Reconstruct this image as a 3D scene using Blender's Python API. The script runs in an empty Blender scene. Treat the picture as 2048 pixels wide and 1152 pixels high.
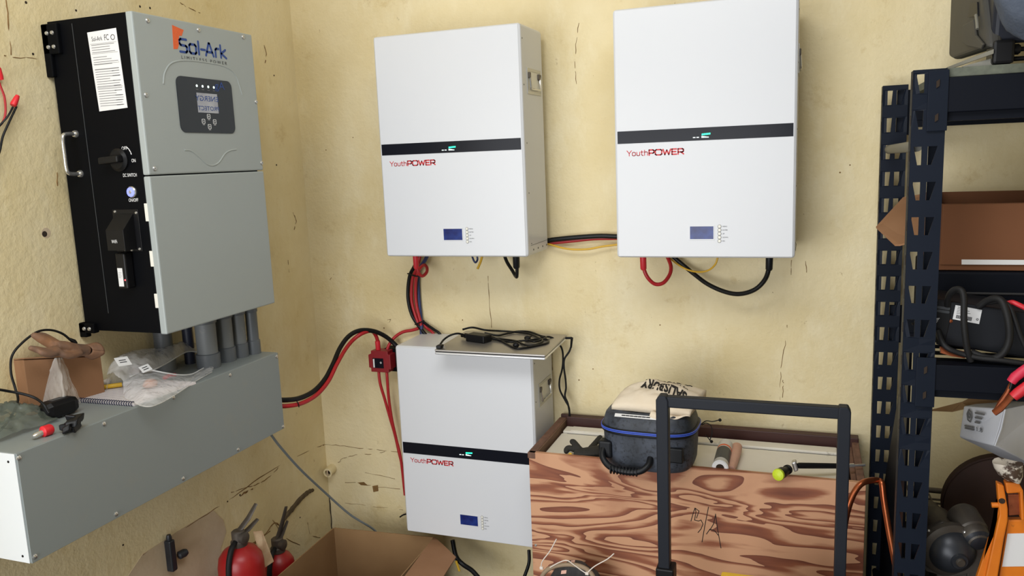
import bpy, bmesh, math, random
from mathutils import Vector, Matrix, noise
random.seed(7)
sc = bpy.context.scene
COL = sc.collection
# ---------------------------------------------------------------- camera
cd = bpy.data.cameras.new('camera'); cam = bpy.data.objects.new('camera', cd); COL.objects.link(cam)
cd.sensor_width = 36.0; cd.lens = 1607.01 / 2048 * 36.0; cd.clip_start = 0.02
def cam_axes(a, b, c):
    f = Vector((-math.sin(a)*math.cos(b), math.cos(a)*math.cos(b), math.sin(b)))
    r0 = Vector((math.cos(a), math.sin(a), 0)); u0 = r0.cross(f)
    return r0*math.cos(c) + u0*math.sin(c), u0*math.cos(c) - r0*math.sin(c), f
_r, _u, _f = cam_axes(0.353921, -0.159701, -0.039999)
cam.matrix_world = Matrix(((_r.x, _u.x, -_f.x, 1.79093), (_r.y, _u.y, -_f.y, -2.62005), (_r.z, _u.z, -_f.z, 1.62), (0, 0, 0, 1)))
sc.camera = cam
# ---------------------------------------------------------------- sky, daylight, added overhead fill, exposure
w = bpy.data.worlds.new('world'); sc.world = w; w.use_nodes = True
wn = w.node_tree.nodes; wl = w.node_tree.links
bg = wn['Background']; bg.inputs['Color'].default_value = (0.93, 0.97, 1.0, 1); bg.inputs['Strength'].default_value = 0.16
vs = sc.view_settings; vs.view_transform = 'Standard'; vs.look = 'None'; vs.gamma = 1.0; vs.use_curve_mapping = False
vs.exposure = 0.46
def area(name, loc, target, sx, sy, power, color):
    l = bpy.data.lights.new(name, 'AREA'); l.shape = 'RECTANGLE'; l.size = sx; l.size_y = sy; l.energy = power; l.color = color
    o = bpy.data.objects.new(name, l); COL.objects.link(o); o.location = loc
    o.rotation_euler = (Vector(target) - Vector(loc)).to_track_quat('-Z', 'Y').to_euler()
    return o
area('door_daylight', (0.35, -4.2, 1.05), (0.9, 0.0, 1.0), 2.6, 2.0, 71, (0.97, 0.985, 1.0))
area('overhead_fill', (1.25, -1.95, 2.88), (0.7, -0.5, 0.6), 1.6, 1.2, 35, (0.97, 0.985, 1.0))  # added lamp under the closed ceiling

# ---------------------------------------------------------------- helpers
WO = {}
def wo(o): return WO.get(o.name, Vector((0, 0, 0)))
def tag(o, label=None, cat=None, group=None, kind=None):
    if label: o['label'] = label
    if cat: o['category'] = cat
    if group: o['group'] = group
    if kind: o['kind'] = kind
    return o
def thing(name, loc, label, cat, group=None):
    o = bpy.data.objects.new(name, None); COL.objects.link(o); o.location = loc; o.empty_display_size = 0.05
    WO[o.name] = Vector(loc)
    return tag(o, label, cat, group)
class MB:
    def __init__(s): s.v = []; s.f = []
    def add(s, vs, fs):
        n = len(s.v); s.v += [tuple(p) for p in vs]; s.f += [tuple(i + n for i in f) for f in fs]; return s
    def box(s, a, b):
        x0, y0, z0 = [min(p, q) for p, q in zip(a, b)]; x1, y1, z1 = [max(p, q) for p, q in zip(a, b)]
        return s.add([(x0,y0,z0),(x1,y0,z0),(x1,y1,z0),(x0,y1,z0),(x0,y0,z1),(x1,y0,z1),(x1,y1,z1),(x0,y1,z1)],
                     [(0,3,2,1),(4,5,6,7),(0,1,5,4),(1,2,6,5),(2,3,7,6),(3,0,4,7)])
    def hexa(s, p):          # 8 points: bottom loop then top loop
        return s.add(p, [(0,3,2,1),(4,5,6,7),(0,1,5,4),(1,2,6,5),(2,3,7,6),(3,0,4,7)])
    def obox(s, c, u, v, w):  # centre and three half-extent vectors
        c, u, v, w = map(Vector, (c, u, v, w))
        return s.hexa([c-u-v-w, c+u-v-w, c+u+v-w, c-u+v-w, c-u-v+w, c+u-v+w, c+u+v+w, c-u+v+w])
    def prism(s, pts, off):  # planar outline pushed along off
        off = Vector(off); n = len(pts); a = [Vector(p) for p in pts]
        fs = [tuple(range(n))[::-1], tuple(range(n, 2*n))] + [(i, (i+1) % n, n+(i+1) % n, n+i) for i in range(n)]
        return s.add(a + [p + off for p in a], fs)
    def ring(s, outer, inner, off):   # frame between two outlines with equal counts, pushed along off
        off = Vector(off); n = len(outer); o = [Vector(p) for p in outer]; i_ = [Vector(p) for p in inner]
        vs = o + i_ + [p + off for p in o] + [p + off for p in i_]; fs = []
        for k in range(n):
            j = (k+1) % n
            fs += [(k, n+k, n+j, j), (2*n+k, 2*n+j, 3*n+j, 3*n+k), (k, j, 2*n+j, 2*n+k), (n+k, 3*n+k, 3*n+j, n+j)]
        return s.add(vs, fs)
    def tube(s, pts, r, seg=10, closed=False, cap=True, flat=1.0):
        P = [Vector(p) for p in pts]; n = len(P)
        R = r if isinstance(r, (list, tuple)) else [r]*n
        T = []
        for i in range(n):
            a = P[(i-1) % n] if (closed or i > 0) else P[i]; b = P[(i+1) % n] if (closed or i < n-1) else P[i]
            d = b - a; T.append(d.normalized() if d.length > 1e-9 else Vector((0,0,1)))
        up = Vector((0,0,1)) if abs(T[0].z) < .9 else Vector((1,0,0))
        N = (up - T[0]*up.dot(T[0])).normalized(); vs = []; fs = []
        for i in range(n):
            N = (N - T[i]*N.dot(T[i])); N = N.normalized() if N.length > 1e-6 else T[i].orthogonal().normalized()
            B = T[i].cross(N)
            for k in range(seg):
                a = 2*math.pi*k/seg; vs.append(P[i] + (N*math.cos(a)*flat + B*math.sin(a))*R[i])
        m = n if closed else n-1
        for i in range(m):
            j = (i+1) % n
            for k in range(seg):
                l = (k+1) % seg; fs.append((i*seg+k, i*seg+l, j*seg+l, j*seg+k))
        if cap and not closed:
            fs.append(tuple(range(seg))[::-1]); fs.append(tuple(range((n-1)*seg, n*seg)))
        return s.add(vs, fs)
    def cyl(s, a, b, r, r2=None, seg=24): return s.tube([a, b], [r, r if r2 is None else r2], seg)
    def lathe(s, c, axis, prof, seg=28, arc=None):   # prof: (radius, distance along axis)
        c = Vector(c); ax = Vector(axis).normalized(); n = ax.orthogonal().normalized(); b = ax.cross(n); vs = []; fs = []
        for r, d in prof:
            for k in range(seg):
                a = 2*math.pi*k/seg; vs.append(c + ax*d + (n*math.cos(a) + b*math.sin(a))*max(r, 1e-5))
        for i in range(len(prof)-1):
            for k in range(seg):
                l = (k+1) % seg; fs.append((i*seg+k, i*seg+l, (i+1)*seg+l, (i+1)*seg+k))
        fs.append(tuple(range(seg))[::-1]); fs.append(tuple(range((len(prof)-1)*seg, len(prof)*seg)))
        return s.add(vs, fs)
    def loft(s, loops):
        n = len(loops[0]); vs = [p for L in loops for p in L]; fs = []
        for i in range(len(loops)-1):
            for k in range(n):
                l = (k+1) % n; fs.append((i*n+k, i*n+l, (i+1)*n+l, (i+1)*n+k))
        fs.append(tuple(range(n))[::-1]); fs.append(tuple(range((len(loops)-1)*n, len(loops)*n)))
        return s.add(vs, fs)
    def ball(s, c, r, nu=14, nv=9):     # r: number or three radii
        rx, ry, rz = (r, r, r) if not isinstance(r, (tuple, list)) else r
        c = Vector(c); loops = []
        for j in range(nv+1):
            t = math.pi*(j+.001)/(nv+.002) - math.pi/2
            loops.append([c + Vector((rx*math.cos(t)*math.cos(2*math.pi*k/nu), ry*math.cos(t)*math.sin(2*math.pi*k/nu), rz*math.sin(t))) for k in range(nu)])
        return s.loft(loops)
    def grid(s, fn, nu, nv):
        vs = [fn(i/nu, j/nv) for j in range(nv+1) for i in range(nu+1)]
        fs = [(j*(nu+1)+i, j*(nu+1)+i+1, (j+1)*(nu+1)+i+1, (j+1)*(nu+1)+i) for j in range(nv) for i in range(nu)]
        return s.add(vs, fs)
    def build(s, name, m, parent=None, label=None, cat=None, group=None, smooth=False, bevel=0, seg=2, solid=0, kind=None, subd=0, remesh=0, recalc=True):
        if parent is not None: org = wo(parent)
        else:
            lo = [min(p[i] for p in s.v) for i in range(3)]; hi = [max(p[i] for p in s.v) for i in range(3)]
            org = Vector(((lo[0]+hi[0])/2, (lo[1]+hi[1])/2, lo[2]))
        me = bpy.data.meshes.new(name); me.from_pydata([tuple(Vector(p) - org) for p in s.v], [], s.f); me.update()
        if recalc:
            b = bmesh.new(); b.from_mesh(me); bmesh.ops.recalc_face_normals(b, faces=b.faces); b.to_mesh(me); b.free()
        if smooth:
            me.polygons.foreach_set('use_smooth', [True]*len(me.polygons))
            if smooth != 'all': me.set_sharp_from_angle(angle=math.radians(38))
        me.materials.append(m)
        o = bpy.data.objects.new(name, me); COL.objects.link(o)
        WO[o.name] = org
        if parent is not None: o.parent = parent
        else: o.location = org
        if remesh:
            q = o.modifiers.new('r', 'REMESH'); q.mode = 'VOXEL'; q.voxel_size = remesh; q.use_smooth_shade = True
            q = o.modifiers.new('s', 'SMOOTH'); q.factor = .5; q.iterations = 4
        if subd: q = o.modifiers.new('u', 'SUBSURF'); q.levels = subd; q.render_levels = subd
        if solid: q = o.modifiers.new('t', 'SOLIDIFY'); q.thickness = solid; q.offset = 0
        if bevel: q = o.modifiers.new('b', 'BEVEL'); q.width = bevel; q.segments = seg; q.limit_method = 'ANGLE'; q.angle_limit = math.radians(40)
        return tag(o, label, cat, group, kind)
def smooth_path(pts, n=8, closed=False):
    P = [Vector(p) for p in pts]; out = []; N = len(P)
    m = N if closed else N-1
    for i in range(m):
        p1, p2 = P[i], P[(i+1) % N]
        p0 = P[(i-1) % N] if (closed or i > 0) else p1*2 - p2
        p3 = P[(i+2) % N] if (closed or i < N-2) else p2*2 - p1
        for k in range(n):
            t = k/n
            out.append(.5*((2*p1) + (p2-p0)*t + (2*p0-5*p1+4*p2-p3)*t*t + (3*p1-p0-3*p2+p3)*t**3))
    if not closed: out.append(P[-1])
    return out
def cable(name, pts, r, m, parent=None, **k):
    mb = MB().tube(smooth_path(pts, k.pop('n', 8)), r, k.pop('sg', 10))
    return mb.build(name, m, parent, smooth=True, **k)
class Frame:      # a flat working plane in the world: origin, right, up
    def __init__(s, o, r, u): s.o = Vector(o); s.r = Vector(r).normalized(); s.u = Vector(u).normalized(); s.n = s.r.cross(s.u)
    def __call__(s, a, b, c=0): return s.o + s.r*a + s.u*b + s.n*c
def plate(fr, pts, t, mb=None):   # flat outline (a,b) on a plane with thickness t
    return (mb or MB()).prism([fr(a, b, 0) for a, b in pts], fr.n*t)
def rrect(x0, y0, x1, y1, r, n=5):
    out = []
    for cx, cy, a0 in ((x1-r, y0+r, -90), (x1-r, y1-r, 0), (x0+r, y1-r, 90), (x0+r, y0+r, 180)):
        for k in range(n+1):
            a = math.radians(a0 + 90*k/n); out.append((cx + r*math.cos(a), cy + r*math.sin(a)))
    return out
def rect(x0, y0, x1, y1): return [(x0, y0), (x1, y0), (x1, y1), (x0, y1)]
def circle(cx, cy, r, n=16): return [(cx + r*math.cos(2*math.pi*k/n), cy + r*math.sin(2*math.pi*k/n)) for k in range(n)]
def strokes(fr, polys, wd, t=.0006, mb=None, c=0.0):     # drawn lettering: round-ended strokes lying on a plane
    mb = mb or MB()
    for pl in polys:
        for (ax, ay), (bx, by) in zip(pl, pl[1:]):
            d = math.hypot(bx-ax, by-ay)
            if d < 1e-9: continue
            nx, ny = -(by-ay)/d*wd/2, (bx-ax)/d*wd/2; a0 = math.atan2(ny, nx)
            out = [(ax + wd/2*math.cos(a0 + math.pi*k/5), ay + wd/2*math.sin(a0 + math.pi*k/5)) for k in range(6)]
            out += [(bx - wd/2*math.cos(a0 + math.pi*k/5), by - wd/2*math.sin(a0 + math.pi*k/5)) for k in range(6)]
            mb.prism([fr(x, y, c) for x, y in out], fr.n*t)
    return mb
def text(name, s, fr, x, y, width, height, m, parent, t=.0005, align='LEFT', c=0.0, mirror=False, bold=0.0):
    cu = bpy.data.curves.new('t', 'FONT'); cu.body = s; cu.offset = bold; cu.size = 1; cu.resolution_u = 3
    ob = bpy.data.objects.new('t', cu); COL.objects.link(ob)
    dg = bpy.context.evaluated_depsgraph_get(); dg.update()
    me = bpy.data.meshes.new_from_object(ob.evaluated_get(dg))
    bpy.data.objects.remove(ob)
    xs = [v.co.x for v in me.vertices]; yy = [v.co.y for v in me.vertices]
    x0, x1, y0, y1 = min(xs), max(xs), min(yy), max(yy)
    if height is None: sx = sy = width/(x1-x0)
    elif width is None: sy = height/(y1-y0); sx = sy
    else: sx = width/(x1-x0); sy = height/(y1-y0)
    wdt = (x1-x0)*sx
    off = x if align == 'LEFT' else x - wdt/2
    mb = MB(); P = []
    for v in me.vertices:
        a = (v.co.x-x0)*sx
        if mirror: a = wdt - a
        P.append(fr(off + a, y + (v.co.y-y0)*sy, c + t))
    mb.add(P, [tuple(p.vertices) for p in me.polygons])
    bpy.data.meshes.remove(me)
    return mb.build(name, m, parent, recalc=False) if name else mb
# ---------------------------------------------------------------- materials
def S(r, g, b):    # sRGB 0-255 to linear
    return tuple(((c/255)/12.92 if c/255 <= .04045 else ((c/255+.055)/1.055)**2.4) for c in (r, g, b)) + (1,)
def mat(name, c, rough=.5, metal=0.0, c2=None, sc_=8.0, amt=.5, bump=0.0, bsc=60.0, stretch=(1, 1, 1), coat=0.0, spec=None, emit=None, estr=0.0, trans=0.0, alpha=1.0, dirt=None, dsc=14.0, dlo=.58, dhi=.7, detail=4.0):
    m = bpy.data.materials.new(name); m.use_nodes = True; nt = m.node_tree; N = nt.nodes; L = nt.links; b = N['Principled BSDF']
    b.inputs['Base Color'].default_value = c; b.inputs['Roughness'].default_value = rough; b.inputs['Metallic'].default_value = metal
    if coat: b.inputs['Coat Weight'].default_value = coat; b.inputs['Coat Roughness'].default_value = .08
    if spec is not None: b.inputs['Specular IOR Level'].default_value = spec
    if emit: b.inputs['Emission Color'].default_value = emit; b.inputs['Emission Strength'].default_value = estr
    if trans: b.inputs['Transmission Weight'].default_value = trans
    if alpha < 1: b.inputs['Alpha'].default_value = alpha
    if c2 or bump or dirt:
        tc = N.new('ShaderNodeTexCoord'); mp = N.new('ShaderNodeMapping'); mp.inputs['Scale'].default_value = stretch
        L.new(tc.outputs['Object'], mp.inputs['Vector']); vec = mp.outputs['Vector']
    col = None
    if c2:
        n = N.new('ShaderNodeTexNoise'); n.inputs['Scale'].default_value = sc_; n.inputs['Detail'].default_value = detail; L.new(vec, n.inputs['Vector'])
        r = N.new('ShaderNodeValToRGB'); r.color_ramp.elements[0].position = .5-amt/2; r.color_ramp.elements[1].position = .5+amt/2
        r.color_ramp.elements[0].color = c; r.color_ramp.elements[1].color = c2; L.new(n.outputs['Fac'], r.inputs['Fac']); col = r.outputs['Color']
    if dirt:
        n = N.new('ShaderNodeTexNoise'); n.inputs['Scale'].default_value = dsc; n.inputs['Detail'].default_value = 6; n.inputs['Roughness'].default_value = .7; L.new(vec, n.inputs['Vector'])
        r = N.new('ShaderNodeMapRange'); r.inputs['From Min'].default_value = dlo; r.inputs['From Max'].default_value = dhi; L.new(n.outputs['Fac'], r.inputs['Value'])
        x = N.new('ShaderNodeMix'); x.data_type = 'RGBA'; L.new(r.outputs['Result'], x.inputs['Factor'])
        if col: L.new(col, x.inputs['A'])
        else: x.inputs['A'].default_value = c
        x.inputs['B'].default_value = dirt; col = x.outputs['Result']
    if col: L.new(col, b.inputs['Base Color'])
    if bump:
        n = N.new('ShaderNodeTexNoise'); n.inputs['Scale'].default_value = bsc; n.inputs['Detail'].default_value = 4; L.new(vec, n.inputs['Vector'])
        bp = N.new('ShaderNodeBump'); bp.inputs['Strength'].default_value = bump; bp.inputs['Distance'].default_value = .004; L.new(n.outputs['Fac'], bp.inputs['Height']); L.new(bp.outputs['Normal'], b.inputs['Normal'])
    return m
def film(name, tint, fac, rough=.15, bump=.6, bsc=40):     # thin clear plastic
    m = bpy.data.materials.new(name); m.use_nodes = True; N = m.node_tree.nodes; L = m.node_tree.links
    b = N['Principled BSDF']; b.inputs['Base Color'].default_value = tint; b.inputs['Roughness'].default_value = rough
    t = N.new('ShaderNodeBsdfTransparent'); x = N.new('ShaderNodeMixShader'); x.inputs['Fac'].default_value = fac
    n = N.new('ShaderNodeTexNoise'); n.inputs['Scale'].default_value = bsc; bp = N.new('ShaderNodeBump'); bp.inputs['Strength'].default_value = bump; bp.inputs['Distance'].default_value = .01
    tc = N.new('ShaderNodeTexCoord'); L.new(tc.outputs['Object'], n.inputs['Vector'])
    L.new(n.outputs['Fac'], bp.inputs['Height']); L.new(bp.outputs['Normal'], b.inputs['Normal'])
    L.new(t.outputs[0], x.inputs[1]); L.new(b.outputs[0], x.inputs[2]); L.new(x.outputs[0], N['Material Output'].inputs['Surface'])
    return m
def wall_mat():
    m = bpy.data.materials.new('painted_plaster'); m.use_nodes = True; N = m.node_tree.nodes; L = m.node_tree.links; b = N['Principled BSDF']
    tc = N.new('ShaderNodeTexCoord'); P = tc.outputs['Object']
    def nz(scale, det, rgh, st=None):
        n = N.new('ShaderNodeTexNoise'); n.inputs['Scale'].default_value = scale; n.inputs['Detail'].default_value = det; n.inputs['Roughness'].default_value = rgh
        if st:
            mp = N.new('ShaderNodeMapping'); mp.inputs['Scale'].default_value = st; L.new(P, mp.inputs['Vector']); L.new(mp.outputs['Vector'], n.inputs['Vector'])
        else: L.new(P, n.inputs['Vector'])
        return n.outputs['Fac']
    def ramp(f, lo, hi):
        r = N.new('ShaderNodeMapRange'); r.inputs['From Min'].default_value = lo; r.inputs['From Max'].default_value = hi; L.new(f, r.inputs['Value']); return r.outputs['Result']
    def mix(f, a, bb):
        x = N.new('ShaderNodeMix'); x.data_type = 'RGBA'; L.new(f, x.inputs['Factor'])
        if isinstance(a, tuple): x.inputs['A'].default_value = a
        else: L.new(a, x.inputs['A'])
        x.inputs['B'].default_value = bb; return x.outputs['Result']
    c = mix(ramp(nz(2.2, 5, .6), .35, .65), S(231, 217, 178), S(219, 201, 153))
    c = mix(ramp(nz(5, 6, .7, (1, 1, .45)), .52, .75), c, S(233, 221, 186))
    c = mix(ramp(nz(9, 6, .72), .60, .86), c, S(194, 168, 112))
    c = mix(ramp(nz(26, 6, .75, (1, 1, .6)), .665, .78), c, S(140, 112, 66))
    c = mix(ramp(nz(70, 3, .6), .74, .80), c, S(110, 84, 48))
    L.new(c, b.inputs['Base Color']); b.inputs['Roughness'].default_value = .62
    bp = N.new('ShaderNodeBump'); bp.inputs['Strength'].default_value = .35; bp.inputs['Distance'].default_value = .006
    ad = N.new('ShaderNodeMath'); ad.operation = 'ADD'; L.new(nz(14, 5, .6, (1, 1, .7)), ad.inputs[0]); L.new(nz(60, 3, .6), ad.inputs[1])
    L.new(ad.outputs[0], bp.inputs['Height']); L.new(bp.outputs['Normal'], b.inputs['Normal'])
    return m
def wood_mat(name, ca, cb, cc, freq=22.0, st=(1.1, 1.0, 5.0), edge=.55):
    m = bpy.data.materials.new(name); m.use_nodes = True; N = m.node_tree.nodes; L = m.node_tree.links; b = N['Principled BSDF']
    tc = N.new('ShaderNodeTexCoord'); mp = N.new('ShaderNodeMapping'); mp.inputs['Scale'].default_value = st; L.new(tc.outputs['Object'], mp.inputs['Vector'])
    n = N.new('ShaderNodeTexNoise'); n.inputs['Scale'].default_value = 1.0; n.inputs['Detail'].default_value = 3.2; n.inputs['Roughness'].default_value = .42; n.inputs['Distortion'].default_value = .7; L.new(mp.outputs['Vector'], n.inputs['Vector'])
    mu = N.new('ShaderNodeMath'); mu.operation = 'MULTIPLY'; mu.inputs[1].default_value = freq; L.new(n.outputs['Fac'], mu.inputs[0])
    fr = N.new('ShaderNodeMath'); fr.operation = 'FRACT'; L.new(mu.outputs[0], fr.inputs[0])
    n2 = N.new('ShaderNodeTexNoise'); n2.inputs['Scale'].default_value = 14; n2.inputs['Detail'].default_value = 5; mp2 = N.new('ShaderNodeMapping'); mp2.inputs['Scale'].default_value = (1, 1, 9); L.new(tc.outputs['Object'], mp2.inputs['Vector']); L.new(mp2.outputs['Vector'], n2.inputs['Vector'])
    ad = N.new('ShaderNodeMath'); ad.operation = 'MULTIPLY_ADD'; ad.inputs[1].default_value = .8; L.new(fr.outputs[0], ad.inputs[0])
    m2 = N.new('ShaderNodeMath'); m2.operation = 'MULTIPLY'; m2.inputs[1].default_value = .24; L.new(n2.outputs['Fac'], m2.inputs[0]); L.new(m2.outputs[0], ad.inputs[2])
    r = N.new('ShaderNodeValToRGB'); e = r.color_ramp.elements
    e[0].position = .10; e[0].color = ca; e[1].position = .97; e[1].color = cc
    k = e.new(edge); k.color = ca; k = e.new(edge + .2); k.color = cb
    L.new(ad.outputs[0], r.inputs['Fac'])
    n3 = N.new('ShaderNodeTexNoise'); n3.inputs['Scale'].default_value = 3.2; n3.inputs['Detail'].default_value = 6; L.new(tc.outputs['Object'], n3.inputs['Vector'])
    mr = N.new('ShaderNodeMapRange'); mr.inputs['From Min'].default_value = .54; mr.inputs['From Max'].default_value = .90; L.new(n3.outputs['Fac'], mr.inputs['Value'])
    x = N.new('ShaderNodeMix'); x.data_type = 'RGBA'; L.new(mr.outputs['Result'], x.inputs['Factor']); L.new(r.outputs['Color'], x.inputs['A']); x.inputs['B'].default_value = cb
    L.new(x.outputs['Result'], b.inputs['Base Color']); b.inputs['Roughness'].default_value = .6
    return m
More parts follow.
